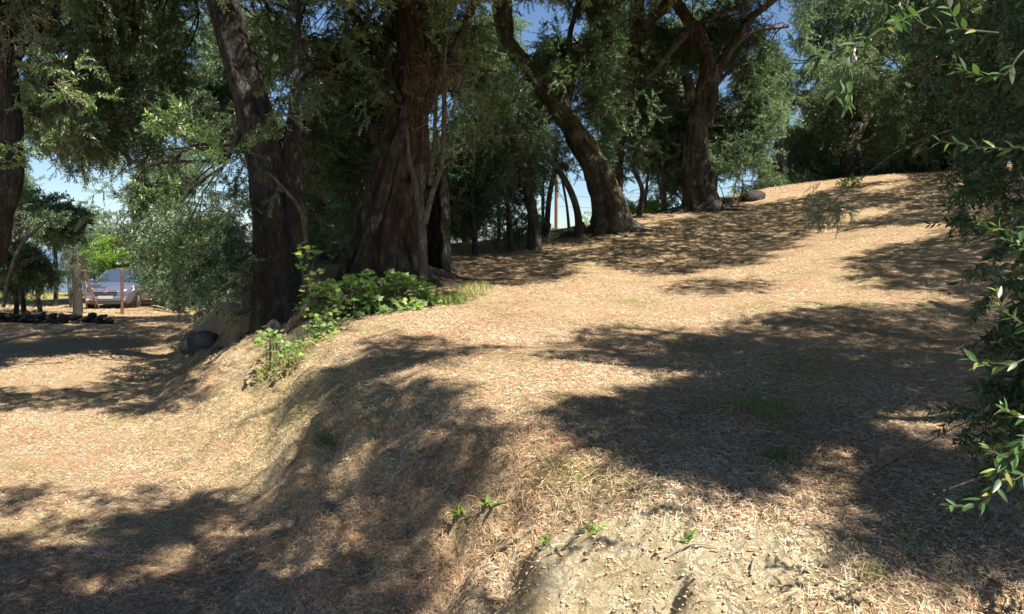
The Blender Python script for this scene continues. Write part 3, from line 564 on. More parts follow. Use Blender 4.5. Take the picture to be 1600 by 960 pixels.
# dense evergreen mass right of the hollow trunk
plant(None, 'dense dark bushy tree hanging to the ground right of the hollow trunk',
      [('trunk', [(835,380,22),(832,330,16),(815,260,14),(790,180,12)], {'d': 19.4}), ('trunk', [(742,385,9),(740,340,8),(735,290,7)], {'d': 18.6}), ('trunk', [(798,378,8),(797,345,7),(790,300,7)], {'d': 19})],
      [(760,230,19,75,75,1.2,60),(745,320,19,60,45,.8,66),(810,300,19.6,50,60,.9,62),(720,270,18.4,35,60,.7,54),(800,360,19.8,50,12,.5,60),(770,130,19.5,50,50,1.1,44),(835,265,20,28,40,.7,40)], d=19, kind='dark', base=P(835,374,19.4), nl=60, scale=1.1, cat='tree', group='bushy trees along the crest')
plant(None, 'dark shrubby tree filling the gap between the double trunk and the gnarled trunk', [('trunk', [(505,420,16),(503,350,12),(510,280,9)], {'d': 18})],
      [(510,330,18,38,80,.9,64),(505,220,18,38,70,.9,48),(530,390,17.5,35,25,.6,50),(480,390,17,30,25,.6,50)], d=18, kind='dark', base=P(505,410,18), nl=30, group='bushy trees along the crest')
# slender saplings on the crest
for q, lab, dd, mt in [([(905,362,13),(902,330,11),(890,295,10),(870,262,9),(850,240,7)], 'slender sapling bowing left, just left of the leaning mossy tree', 20.4, 'bark'),
        ([(889,360,5),(886,325,4),(880,290,4),(874,262,3)], 'thin pale stem in the bright sky gap between two bent saplings', 23, 'bark_pale'),
        ([(854,368,9),(858,310,8),(866,268,7),(868,230,6)], 'dark upright sapling left of the rusty utility pole', 21.5, 'bark'),
        ([(997,345,10),(1004,300,8),(992,270,7),(978,240,6)], 'forked sapling just right of the leaning mossy tree', 23.6, 'bark'),
        ([(1038,342,8),(1036,315,7),(1030,285,5)], 'short pale stem near the foot of the twisting tree', 24.5, 'bark_pale')]:
    plant(None, lab, [('trunk', q, {'seg': 8, 'flute': .04, 'nz': .06})], [(q[-1][0], q[-1][1]-10, dd, 24, 26, .5, 40)], d=dd, base=P(q[0][0], q[0][1], dd), bark=mt, name='sapling', nl=10, group='saplings along the crest', cat='sapling')
# surface roots running out of the old trunks
for k_, n_, r0_, len_, m_, sp_ in ((1, 7, .10, 1.3, 'bark_dark', (3.3, 6.2)), (2, 9, .12, 1.5, 'bark_red', (3.0, 6.6)), (3, 7, .10, 1.6, 'bark', (2.6, 6.9)), (4, 8, .11, 1.8, 'bark', (2.6, 6.9))):
    T = PEND[k_][0]; w0 = {1: .28, 2: .5, 3: .35, 4: .38}[k_]
    for q in range(n_):
        a = sp_[0]+(sp_[1]-sp_[0])*(q+R.uniform(-.3, .3))/max(1, n_-1); L_ = len_*R.uniform(.5, 1.1); bend = R.normal(0, .5); r_ = r0_*R.uniform(.6, 1.2); pts = []
        for u in np.linspace(0, 1, 6): aa = a+bend*u; x_ = T.location.x+math.cos(aa)*(w0+L_*u); y_ = T.location.y+math.sin(aa)*(w0+L_*u)*.9; pts.append((x_, y_, hz(x_, y_)+r_*(1.2*(1-u)**2-.25-.55*u)))
        mb = MB(); tube(mb, pts, [r_*(1.25-1.05*u) for u in np.linspace(0, 1, 6)], 12, .08, .1, .25, q); link('root', mb.me('root', True), M[m_], T)
# far and boundary trees
def rnd_tree(px, py, d, rx, ry, kind, lab, cat='tree', name='tree', dens=56, tr=True, grp='trees beyond the grove', sc=1.4, trunkpy=None):
    b = P(px, py, d); gz = hz(b[0], b[1]); base = np.array([b[0], b[1], gz]); ppx, ppy, _ = proj(base[None]); w = max(4, 200/d)
    trk = [('trunk', [(px+3, ppy[0]+2, w), (px-2, (ppy[0]+py)/2, w*.8), (px+4, py, w*.5)], {'seg': 10, 'corr': False})] if tr and not (px < 400 and py < 300) else []
    n = max(3, int(rx*ry/900)); bl = []
    for k in range(n):
        a_ = R.uniform(0, 6.28); q = R.uniform(.2, .75); bl.append((px+rx*q*math.cos(a_), py+ry*q*math.sin(a_), d+R.normal(0, .8), rx*.52, ry*.5, 1.2, dens))
    plant(None, lab, trk, bl, d=d, kind=kind, base=base, name=name, nl=10, group=grp, cat=cat, scale=sc)
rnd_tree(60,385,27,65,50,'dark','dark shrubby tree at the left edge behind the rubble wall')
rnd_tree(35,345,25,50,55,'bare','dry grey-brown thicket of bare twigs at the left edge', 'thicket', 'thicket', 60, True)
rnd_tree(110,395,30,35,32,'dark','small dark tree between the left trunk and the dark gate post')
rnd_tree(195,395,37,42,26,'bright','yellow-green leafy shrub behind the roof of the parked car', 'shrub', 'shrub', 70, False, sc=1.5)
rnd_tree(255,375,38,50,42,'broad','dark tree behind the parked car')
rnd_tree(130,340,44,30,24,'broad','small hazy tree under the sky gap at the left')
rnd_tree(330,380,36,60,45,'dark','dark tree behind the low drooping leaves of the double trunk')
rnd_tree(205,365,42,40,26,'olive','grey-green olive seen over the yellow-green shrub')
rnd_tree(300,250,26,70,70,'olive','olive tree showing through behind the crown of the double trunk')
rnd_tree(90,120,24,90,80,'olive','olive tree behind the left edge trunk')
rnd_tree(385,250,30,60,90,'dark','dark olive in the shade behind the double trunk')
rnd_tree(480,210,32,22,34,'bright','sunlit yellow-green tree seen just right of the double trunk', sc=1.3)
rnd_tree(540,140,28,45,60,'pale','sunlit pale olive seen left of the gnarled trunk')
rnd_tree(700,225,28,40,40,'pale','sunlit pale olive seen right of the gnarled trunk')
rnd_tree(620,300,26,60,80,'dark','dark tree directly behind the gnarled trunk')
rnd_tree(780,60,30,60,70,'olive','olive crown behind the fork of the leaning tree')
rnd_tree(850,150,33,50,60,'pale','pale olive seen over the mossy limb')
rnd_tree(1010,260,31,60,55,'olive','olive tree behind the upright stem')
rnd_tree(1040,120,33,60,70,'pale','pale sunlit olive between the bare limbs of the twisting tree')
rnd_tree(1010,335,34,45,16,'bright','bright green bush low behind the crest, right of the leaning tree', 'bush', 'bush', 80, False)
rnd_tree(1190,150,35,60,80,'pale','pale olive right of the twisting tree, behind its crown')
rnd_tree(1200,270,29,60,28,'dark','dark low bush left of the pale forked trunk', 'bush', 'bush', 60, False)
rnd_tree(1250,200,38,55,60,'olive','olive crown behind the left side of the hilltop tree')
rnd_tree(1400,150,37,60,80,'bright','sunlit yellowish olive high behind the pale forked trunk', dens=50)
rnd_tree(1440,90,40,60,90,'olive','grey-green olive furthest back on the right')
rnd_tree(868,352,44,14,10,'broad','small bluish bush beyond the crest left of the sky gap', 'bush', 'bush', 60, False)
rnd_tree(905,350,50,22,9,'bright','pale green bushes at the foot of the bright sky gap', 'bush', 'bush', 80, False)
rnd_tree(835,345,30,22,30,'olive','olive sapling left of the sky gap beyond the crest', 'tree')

# ------------------------------------------------------------------ the near tree on the right (trunk outside the frame) and neighbours whose crowns throw the shade
TB = np.array([6.9, 5.4, hz(6.9, 5.4)-.1])
T8 = thing('olive_tree', TB, 'near dark leafy olive at the right edge, its branches reaching into view', 'tree', 'olive trees of the grove')
def wtube(nm, pts, rads, par, m='bark', seg=20, **k):
    mb = MB(); tube(mb, pts, rads, seg, k.pop('step', .12), k.pop('flute', .14), k.pop('nz', .14), 3, **k); return link(nm, mb.me(nm, True), M[m], par)
wtube('trunk', [TB, TB+(0.1,0,1.2), TB+(-.3,.2,2.4), TB+(-.7,.5,3.6)], [.5,.38,.33,.22], T8, flare=.3)
NEARL = [[TB+(-.2,.1,1.9), (5.2,4.6,3.0), (3.9,4.0,3.7), (3.0,3.7,3.9), (2.2,3.6,3.7)], [TB+(-.3,.2,2.3), (5.6,5.0,4.0), (4.2,4.4,5.6), (2.5,4.6,6.4)], [TB+(-.3,.1,2.4), (6.2,6.3,5.0), (5.6,7.0,6.2)],
         [TB+(-.2,0,1.6), (5.3,4.6,2.4), (4.0,3.9,2.2), (3.0,3.5,1.9), (2.5,3.3,1.6)], [TB+(-.3,.1,2.4), (6.9,4.3,5.0), (5.8,3.6,6.6), (4.2,3.4,7.2)], [TB+(-.2,0,2.6), (7.6,7.0,5), (8.0,8.4,6.2)]]
for q in NEARL: wtube('limb', q, [.15,.11,.07,.04,.02][:len(q)], T8, seg=12)
nb = []
for (px, py, d, rx, ry, rd, dn) in [(1610,50,4.3,90,90,.7,150),(1550,5,5.0,100,40,.7,140),(1620,180,4.6,60,90,.6,170),(1560,115,5.4,55,75,.6,140),(1540,215,6.2,34,40,.5,110),(1618,310,4.2,34,90,.5,260),(1630,420,3.9,34,80,.4,280),
        (1635,530,3.8,32,80,.4,280),(1640,640,3.4,32,60,.35,280),(1648,730,3.1,32,60,.3,240),(1450,30,6.4,60,36,.6,60),(1610,260,5.0,30,50,.5,170)]:
    c = P(px, py, d); n = int(math.pi*rx*ry/F/F*d*d*dn*2.6); k = max(5, n//7); u = R.normal(0, 1, (k, 3)); u /= np.linalg.norm(u, axis=1)[:, None]
    cen = c+u*(R.random((k, 1))**.5)*np.array([rx/F*d, rd, ry/F*d]); p = cen[R.integers(0, k, n)]+R.normal(0, .13, (n, 3)); p = p[(p[:, 1] > 2.6)]; p = p[groundclip(p, .25)]; p = p[~lit_blocker(p, .18)]
    nb.append(p)
nb = np.vstack(nb)
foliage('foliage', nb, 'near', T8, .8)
limbs_into(T8, nb[(proj(nb)[0] > 1600)], np.vstack([resample(q, np.ones(len(q)), .2)[0][4:] for q in NEARL[:1]+NEARL[3:4]]), 22, M['bark'], .015)
# sprigs whose leaves can be picked apart one by one
NLV = []
for k in range(4):
    v, f = leafpts(1, .31-.025*k, .25, .06+.09*k, True); me_ = mesh('leaf', v, f, True, np.full(len(v), (.35,.6,.8,.97)[k])); me_.materials.append(M['near']); NLV.append(me_)
VLV = []
NLEAF = [0]
def sprig(T, q, d, leaf=.062, gap=.022, m='stem', meshes=None, r0=.004, start=.15, wild=.5, cnt=2, side=0, cap_n=300):
    p, r = pl([(a[0], a[1], 3)+((a[2],) if len(a) > 2 else ()) for a in q], d); p, r = resample(p, r, .03)
    n = len(p); mb = MB(); tube(mb, p, np.linspace(r0, r0*.35, n), 5, 1, cap=False)
    B = link('branch', mb.me('branch', True), M[m], T)
    s = np.r_[0, np.cumsum(np.linalg.norm(np.diff(p, axis=0), axis=1))]; L = s[-1]
    for a in np.arange(L*start, L+gap, gap):
        if NLEAF[0] >= cap_n: break
        c = np.array([np.interp(min(a, L), s, p[:, k]) for k in range(3)]); k = min(n-2, int(np.searchsorted(s, a))-1); k = max(0, k); dr = p[k+1]-p[k]; dr /= np.linalg.norm(dr)
        ax = frame(dr, np.array([0, -.35, 1.])); ph = R.uniform(-.6, .6)+(1.57 if int(a/gap) % 2 else 0)
        for sgn in ([-1, 1] if cnt == 2 else [random.choice((-1, 1))]):
            o = ax[1]*math.cos(ph)*sgn+ax[2]*math.sin(ph)*sgn*.7
            ld = dr*R.uniform(.5, .95)+o*R.uniform(.6, 1.)+R.normal(0, .12, 3); fr = frame(ld, np.array([R.normal(0, wild), R.normal(-.3, wild), 1.]))
            sc = leaf*R.uniform(.7, 1.1)*(1 if a < L*.9 else .75)
            ob = bpy.data.objects.new('leaf', random.choices(meshes or NLV, [4, 4, 2, 1][:len(meshes or NLV)])[0]); COL.objects.link(ob); ob.parent = B; NLEAF[0] += 1
            X_ = Matrix(((fr[0][0], fr[1][0], fr[2][0]), (fr[0][1], fr[1][1], fr[2][1]), (fr[0][2], fr[1][2], fr[2][2])))
            ob.matrix_local = Matrix.Translation(Vector(c-np.array(T.location)))@X_.to_4x4()@Matrix.Diagonal((sc, sc, sc, 1))
    return B
for q, d, kw in [
    ([(1450,12,2.9),(1400,36),(1350,64),(1318,76),(1272,86),(1235,62)], 2.6, dict(start=.35)),
    ([(1340,66),(1318,110),(1306,150)], 2.6, dict(start=.1, gap=.028)), ([(1336,68),(1326,120),(1324,165)], 2.65, dict(start=.6)),
    ([(1300,82),(1268,96),(1240,100)], 2.6, dict()), ([(1560,52),(1500,46),(1450,42),(1424,22),(1404,-5)], 2.5, dict(gap=.034, cnt=1, start=.2)),
    ([(1500,50),(1488,24),(1476,-8)], 2.5, dict(gap=.03)), ([(1620,60),(1590,90),(1572,116),(1540,120),(1512,112),(1494,100)], 2.7, dict(start=.35)),
    ([(1640,225),(1580,232),(1530,230),(1470,222)], 2.9, dict(cnt=2, gap=.034)), ([(1620,395),(1560,368),(1530,345)], 3.0, dict(gap=.03)),
    ([(1640,330),(1590,365),(1555,352)], 3.0, dict(gap=.03)),
    ([(1625,512),(1590,502),(1566,480),(1556,455)], 2.6, dict(gap=.03, cnt=2)), ([(1620,552),(1580,570),(1545,572),(1515,562)], 2.6, dict(gap=.034, start=.3)),
    ([(1640,640),(1600,655),(1570,640)], 2.6, dict()), ([(1640,690),(1604,690),(1572,725),(1556,765),(1520,790),(1486,790)], 2.15, dict(gap=.026, start=.1)),
    ([(1620,660),(1596,700),(1570,715),(1545,700)], 2.3, dict(gap=.026)), ([(1640,760),(1606,740),(1585,750),(1560,735)], 2.25, dict(gap=.03))]:
    sprig(T8, q, d, **kw)
# drooping spray in front of the slope
def spray(T, main, d, n, rx, ry, c, kind='pale', sc=.8):
    wt = pl([(a[0], a[1], 2) for a in main], d)[0]; wtube('branch', wt, list(np.linspace(.008, .0025, len(wt))), T, 'bark_pale', 6, flute=0, nz=.05)
    pts = np.array([P(c[0]+R.normal(0, rx*.5), c[1]+R.normal(0, ry*.5), d+R.normal(0, .25)) for _ in range(n)])
    foliage('foliage', pts, kind, T, sc, droop=.6); return pts
T8s = spray(T8, [(1640,150),(1560,185),(1480,205),(1410,232),(1355,272),(1310,308),(1280,340),(1265,356)], 7.5, 30, 44, 26, (1287,322), 'pale', .42)
foliage('foliage', np.array([P(1332+R.normal(0,8), 276+R.normal(0,6), 7.4) for _ in range(4)]), 'bright', T8, .5)

OFF = {}
for key, x, y, lab in [('right', 12.5, 12.5, 'olive tree right of the frame whose crown shades the right slope'), ('hill', 19, 22, 'olive tree right of the frame near the hilltop, throwing long streaks of shade'), ('back', 4.5, -2.5, 'olive tree behind the viewer whose crown shades the lower terrace')]:
    z = hz(x, y); T = thing('olive_tree', (x, y, z-.1), lab, 'tree', 'olive trees of the grove'); OFF[key] = T
    wtube('trunk', [(x, y, z-.15), (x+.2, y, z+1.4), (x-.2, y+.3, z+3), (x-.5, y+.2, z+4.6)], [.5,.36,.3,.2], T, flare=.3)
# canopy that throws the shade: solve along the sun's direction from each shaded patch of ground
gx, gy = np.meshgrid(np.arange(-16, 21, .1), np.arange(2.2, 31, .1)); g = np.stack([gx.ravel(), gy.ravel(), H(gx, gy, False).ravel()], 1); g[:, :2] += R.uniform(-.07, .07, (len(g), 2))
px, py, f = proj(g); ok = (px > -80) & (px < 1680) & (py < 1000); g = g[ok]; px, py = px[ok], py[ok]; s = shade_at(px, py)
g = g[R.random(len(g)) < np.where(g[:, 1] < 7.5, s**2.4, s)]; nr_ = g[g[:, 1] < 7.5]; g = np.vstack([g[g[:, 1] >= 7.5]]+[nr_+R.normal(0, .03, nr_.shape) for _ in range(6)]); gs = np.where(g[:, 1] < 7.5, .62, 1.05)
t = R.uniform(5.2, 7.6, len(g)); c = g+(t/SUN[2])[:, None]*SUN
for _ in range(20):
    px, py, f = proj(c); vis = (px > -40) & (px < 1640) & (py > -25); t = np.where(vis, t+.7, t); c = g+(t/SUN[2])[:, None]*SUN
px, py, f = proj(c); kp = ~((px > -20) & (px < 1620) & (py > -10)); c = c[kp]; gs = gs[kp]
g2 = []  # added leaf clumps out of view, placed to shade trunks and crowns
for k in range(34000):
    px_, py_ = R.uniform(-40, 1640), R.uniform(-60, 420); d_ = R.uniform(11.5, 23) if px_ < 760 else (R.uniform(18, 27) if px_ < 1400 else R.uniform(3, 7)); g2.append((px_, py_, d_))
g2 = np.array(g2); w_ = .0+fbm(g2[:, 0]/60, g2[:, 1]/50, 3, 81)*3.2
for cx, cy, rx, ry in [(440,330,70,180),(370,60,60,110),(630,270,100,170),(950,290,60,90),(1090,260,45,90),(15,250,30,160),(1540,200,120,260),(510,330,60,100),(760,260,90,120),(200,140,150,110)]: w_ = np.where(((g2[:, 0]-cx)/rx)**2+((g2[:, 1]-cy)/ry)**2 < 1, w_+.8, w_)
for cx, cy, rx, ry in [(280,185,90,50),(850,120,40,60),(1060,100,60,60),(60,200,60,100),(1330,230,60,60)]: w_ = np.where(((g2[:, 0]-cx)/rx)**2+((g2[:, 1]-cy)/ry)**2 < 1, .05, w_)
g2 = g2[R.random(len(g2)) < w_*.5]; cr = np.array([P(a[0]+R.normal(0, a[2]*.5), a[1]+R.normal(0, 5), a[3]-R.uniform(0, .8)) for a in CORR for _ in range(9) if a[1] > -40 and not (a[3] == 21 and 60 < a[1] < 185) and not (a[3] == 24 and a[1] < 200 and R.random() < .6) and a[3] != 31])
ncr = len(cr); g2 = np.vstack([cr, np.array([P(*q) for q in g2])]+[nb[nb[:, 2] > 1.9]+R.normal(0, .12, (int((nb[:, 2] > 1.9).sum()), 3)) for _ in range(4)]); t2_ = np.full(len(g2), 2.5); c2 = g2+t2_[:, None]*SUN
for _ in range(14):
    px, py, f = proj(c2); vis = (px > -60) & (px < 1660) & (py > -45) & (c2[:, 1] > 0); t2_ = np.where(vis, t2_+.6, t2_); c2 = g2+t2_[:, None]*SUN
px, py, f = proj(c2); isc = np.arange(len(c2)) < ncr; c2k = ~((px > -60) & (px < 1660) & (py > -45) & (c2[:, 1] > 0)) & (~lit_blocker(c2, .0) | (isc & (R.random(len(c2)) < .4))); c2 = c2[c2k]; print('shade twigs', len(c), len(c2))
c = np.vstack([c, c2]); gs = np.r_[gs, np.full(len(c2), .9)]
owners = {'T8': (TB[:2], T8), 'right': ((12.5,12.5), OFF['right']), 'hill': ((19,22), OFF['hill']), 'back': ((4.5,-2.5), OFF['back'])}
names = ['T0 0','T1','T2','T3','T4']
for k in range(5): T = PEND[k][0]; owners['t%d' % k] = ((T.location.x, T.location.y), T)
oc = np.array([v[0] for v in owners.values()], float); own = np.argmin(np.linalg.norm(c[:, None, :2]-oc[None], axis=2), axis=1)
c = c+R.normal(0, .035, c.shape)
for k, (key, (xy, T)) in enumerate(owners.items()):
    p = c[own == k]; ps_ = gs[own == k]
    if len(p) < 5: continue
    q = shadow_of(p); kk = ~((q[:, 0] > -18.5) & (q[:, 0] < -11.5) & (q[:, 1] > 25.5) & (q[:, 1] < 33.5)); p = p[kk]; ps_ = ps_[kk]
    foliage('canopy', p, 'olive', T, ps_, label='unseen high canopy, leaf clumps placed to throw the shade')
    st = np.array([[T.location.x, T.location.y, T.location.z+3.6], [T.location.x-.4, T.location.y+.2, T.location.z+4.6]])
    if key == 'T8': st = np.vstack([st]+[resample(q, np.ones(len(q)), .3)[0][8:] for q in NEARL[1:3]+NEARL[4:]])
    limbs_into(T, p[p[:, 2] > 5.2], st, 6, M['bark'], .05)
# crowns of all planted trees, carved after every trunk stands
for T, starts, blobs, kind, scale, nl, bark, dens, tops, droop, carve in PEND:
    ps = [blob(*b_[:6], dens=b_[6]*DM/scale**1.2, carve=carve and not (b_[1] > 320 and b_[0] < 440)) for b_ in blobs]; ps = [q for q in ps if len(q)]
    if not ps: continue
    ps = np.vstack(ps); foliage('foliage', ps, kind, T, scale, droop=droop); limbs_into(T, ps, starts, nl, M[bark], .05)
# tangles of bare twigs
foliage('dead_twigs', np.vstack([blob(30,50,11.6,60,60,.5,34,corr=False,gaps=False), blob(80,100,11.6,45,50,.4,22,corr=False,gaps=False)]), 'bare', PEND[0][0], .9)
foliage('dead_twigs', np.vstack([blob(655,110,13.3,60,60,.4,30,corr=False), blob(640,180,13.3,45,60,.3,14,corr=False)]), 'bare', t2, .8)
foliage('dead_twigs', blob(1200,20,24,50,40,.6,8), 'bare', PEND[4][0], 1.3)
# the sunlit branch hanging in front of the dark crown on the left
NLEAF[0] = 0; T1 = PEND[1][0]
for q in [[(345,200),(300,185),(262,180),(225,205),(212,222)],[(300,185),(275,165),(262,140)],[(285,183),(262,195),(250,215)],[(320,190),(305,165),(303,142)],[(335,195),(310,205),(290,222)],[(262,180),(245,172),(232,158)]]: sprig(T1, q, 10.2, leaf=.095, gap=.06, r0=.007, start=.05)
for q in [[(420,250),(380,235),(350,240),(322,262)],[(340,330),(290,330),(250,310),(215,298)],[(330,380),(280,390),(250,410),(232,440)],[(330,370),(290,355),(262,352),(240,365)],[(360,440),(340,455),(325,470)]]: sprig(T1, q, 10.8, leaf=.10, gap=.07, r0=.008, start=.2, cap_n=290)

BGL = '''low dark bush behind the rubble wall at the left edge
broad-leaved tree above the rubble wall, under the left sky gap
dark bush just right of the parked car, behind the drooping leaves
dark bush behind the grey boulders of the double trunk
far dark tree line under the left sky gap
grey-green tree right of the left sky gap, above the car
grey-green tree between the left edge trunk and the sky gap
dark tree high up behind the middle of the left crown
grey-green tree directly behind the left edge trunk
pale green tree left of the double trunk, behind its sunlit branch
dark tree low behind the double trunk
grey-green tree behind the top of the double trunk
dark tree filling the space left of the gnarled trunk
grey-green tree behind the top of the gnarled trunk
dark tree low down right of the hollow stump
dark tree behind the dense bushy tree
grey-green tree high between the leaning tree and the upright stem
pale green tree behind the upper right side of the leaning tree
dark tree behind the foot of the twisting tree
grey-green tree high behind the twisting tree
grey-green tree between the twisting tree and the hilltop tree
pale green tree low behind the pale forked trunk
dark tree just right of the pale forked trunk
dark tree lowest at the top of the slope on the right
dark tree high above the top of the slope on the right'''.split('\n')
# ------------------------------------------------------------------ boundary shrubs closing the view under the crowns
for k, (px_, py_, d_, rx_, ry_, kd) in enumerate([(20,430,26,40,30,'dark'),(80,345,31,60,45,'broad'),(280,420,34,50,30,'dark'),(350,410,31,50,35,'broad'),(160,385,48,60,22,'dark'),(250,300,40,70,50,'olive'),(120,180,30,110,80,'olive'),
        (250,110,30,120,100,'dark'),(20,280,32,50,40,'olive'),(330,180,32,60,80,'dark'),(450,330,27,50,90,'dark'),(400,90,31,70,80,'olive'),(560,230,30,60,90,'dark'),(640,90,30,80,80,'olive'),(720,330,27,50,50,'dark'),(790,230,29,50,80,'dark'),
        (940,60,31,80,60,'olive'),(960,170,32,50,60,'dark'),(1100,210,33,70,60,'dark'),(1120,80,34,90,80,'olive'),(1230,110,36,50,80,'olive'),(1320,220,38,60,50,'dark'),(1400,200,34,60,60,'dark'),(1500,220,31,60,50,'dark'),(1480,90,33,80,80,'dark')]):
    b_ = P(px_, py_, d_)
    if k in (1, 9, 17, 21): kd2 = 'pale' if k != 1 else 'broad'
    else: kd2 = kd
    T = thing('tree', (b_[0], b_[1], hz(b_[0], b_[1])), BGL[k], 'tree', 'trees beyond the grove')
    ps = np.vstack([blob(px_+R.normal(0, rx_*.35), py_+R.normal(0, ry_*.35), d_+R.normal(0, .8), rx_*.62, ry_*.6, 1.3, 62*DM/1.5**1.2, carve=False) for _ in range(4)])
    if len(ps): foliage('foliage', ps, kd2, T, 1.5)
    if not (px_ < 460 and py_ < 290): wtube('trunk', [(b_[0], b_[1], hz(b_[0], b_[1])-.2), (b_[0]+.1, b_[1], (hz(b_[0], b_[1])+b_[2])/2), tuple(b_)], [.09,.07,.05], T, m='bark_dark', seg=10)
print('TWIGS', LEAFC)
rnd_low = [(300,452,29,50,20,'dark'),(380,440,27,40,26,'dark'),(255,425,31,22,22,'broad'),(60,410,25,60,22,'dark'),(15,395,24,40,40,'broad'),(95,360,28,50,34,'olive'),(150,410,40,60,20,'dark')]
for q in rnd_low:
    b_ = P(*q[:3]); T = thing('bush', (b_[0], b_[1], hz(b_[0], b_[1])), {300:'low dark bush beyond the boulders, right of the parked car', 380:'low dark bush hidden behind the pale boulder', 255:'broad-leaved low bush touching the right side of the car', 60:'dark bush standing just behind the rubble wall at the left', 15:'broad-leaved bush at the far left edge above the rubble wall', 95:'grey-green bush between the thin leaning sapling and the gate post', 150:'dark bush far behind the gate post'}[q[0]], 'bush', 'trees beyond the grove'); foliage('foliage', blob(q[0], q[1], q[2], q[3], q[4], .8, 150, carve=False, gaps=False, corr=False), q[5], T, 1.3)
    if not T.children: bpy.data.objects.remove(T)
for px_, py_, d_, rx_, ry_, kd, lab in [(1245,283,30,34,14,'olive','low grey-green shrub on the crest, left of the pale forked trunk'),(1295,272,31,26,16,'dark','dark low shrub on the crest just left of the pale forked trunk'),(1385,262,30.5,44,15,'dark','dark low shrub on the crest just right of the pale forked trunk'),
        (1450,255,29.5,40,16,'broad','broad-leaved low shrub at the highest part of the crest'),(1215,262,32,30,18,'pale','pale shrub behind the black boulder on the crest'),(1020,338,27,30,9,'bright','bright green low bush between the leaning tree and the twisting tree')]:
    b_ = P(px_, py_, d_); T = thing('shrub', (b_[0], b_[1], hz(b_[0], b_[1])), lab, 'shrub', 'shrubs along the crest'); foliage('foliage', blob(px_, py_, d_, rx_, ry_, .6, 190, lump=.35, carve=False, gaps=False), kd, T, 1.1)
    if not T.children: bpy.data.objects.remove(T)
# ------------------------------------------------------------------ litter and grass
def strips(n, pts, L, Wd, curve, tilt, tint, two=True, yaw=None):
    "curved leaf-like strips lying on the ground; arrays of n"
    e = .06; zx = (H(pts[:, 0]+e, pts[:, 1])-pts[:, 2])/e; zy = (H(pts[:, 0], pts[:, 1]+e)-pts[:, 2])/e
    nr = np.stack([-zx, -zy, np.ones(n)], 1); nr /= np.linalg.norm(nr, axis=1)[:, None]
    a = R.uniform(0, 2*math.pi, n) if yaw is None else yaw
    d = np.stack([np.cos(a), np.sin(a), np.zeros(n)], 1); d -= nr*(d*nr).sum(1)[:, None]; d /= np.linalg.norm(d, axis=1)[:, None]
    d = d*np.cos(tilt)[:, None]+nr*np.sin(tilt)[:, None]; s = np.cross(nr, d); s /= np.linalg.norm(s, axis=1)[:, None]; up = np.cross(d, s)
    ro = R.normal(0, .5, n); s2 = s*np.cos(ro)[:, None]+up*np.sin(ro)[:, None]
    c = pts+nr*R.uniform(.003, .02, n)[:, None]; h = (L/2)[:, None]; w = (Wd/2)[:, None]; q = (curve*L)[:, None]; z = np.zeros((n, 1))
    A = c-d*h; B = c+up*q; E = c+d*h+s*(curve*L*.8)[:, None]
    if two:
        v = np.stack([A-s2*w*.35, A+s2*w*.35, B-s2*w, B+s2*w, E], 1).reshape(-1, 3); o = np.arange(n)[:, None]*5
        return v, (o+np.array([[0,2,3,1]])), (o+np.array([[2,4,3]])), np.repeat(tint, 5)
    v = np.stack([A, B-s2*w, E, B+s2*w], 1).reshape(-1, 3); o = np.arange(n)[:, None]*4
    return v, (o+np.array([[0,1,2,3]])), None, np.repeat(tint, 4)
def area_pts(n, d0, d1, m=.08):
    "even scatter over the part of the ground in view between two distances"
    y = np.sqrt(R.uniform(d0*d0, d1*d1, n)); x = R.uniform(-.65-m, .65+m, n)*y; return np.stack([x, y, H(x, y)], 1)
mb = MB()
for n, d0, d1, k in ((150000, 2.3, 5.5, .82), (125000, 5.5, 10, .95), (95000, 10, 19, 1.35), (60000, 19, 31, 2.3)):
    p = area_pts(n, d0, d1); dn = fbm(p[:, 0]*2.2, p[:, 1]*2.2, 3, 71)+.5-np.clip(soilmask(p[:, 0], p[:, 1]), 0, 1)*.52; p = p[R.random(n) < np.clip((dn-.12)*2.3, .08, 1)]; n = len(p)
    st = R.random(n) < .55; L = np.where(st, R.uniform(.03, .10, n), R.uniform(.022, .05, n))*k; Wd = np.where(st, R.uniform(.0015, .0035, n), R.uniform(.004, .0095, n))*k
    ti = np.clip(np.where(st, R.normal(.68, .17, n), R.normal(.33, .2, n))+fbm(p[:, 0]*1.1, p[:, 1]*1.1, 4, 72)*.7+fbm(p[:, 0]*.35, p[:, 1]*.35, 2, 74)*.3, 0, 1)
    v, f4, f3, t_ = strips(n, p, L, Wd, R.normal(.04, .09, n), np.abs(R.normal(.05, .22, n)), ti, d0 < 5); mb.add(v, f4, f3, t_)
tag(link('leaf_litter', mb.me('leaf_litter'), M['litter']), 'straw and fallen olive leaves littering the ground under the trees', 'leaf litter', kind='stuff')
mb = MB()
for n, d0, d1, k in ((60000, 2.3, 7, 1.), (90000, 7, 19, 1.5)):
    p = area_pts(n, d0, d1); g_ = green_at(p[:, 0], p[:, 1]); g_ = g_*(fbm(p[:, 0]*4, p[:, 1]*4, 3, 73)*3+.6); p = p[R.random(n) < g_*.55+.006]; n = len(p)
    v, f4, f3, t_ = strips(n, p, R.uniform(.03, .075, n)*k, R.uniform(.002, .005, n)*k, R.normal(.1, .08, n), R.uniform(.2, 1.2, n), np.clip(R.normal(.5, .25, n), 0, 1), False); mb.add(v, f4, f3, t_)
tag(link('grass', mb.me('grass'), M['grass']), 'thin green grass growing in patches through the straw', 'grass', kind='stuff')
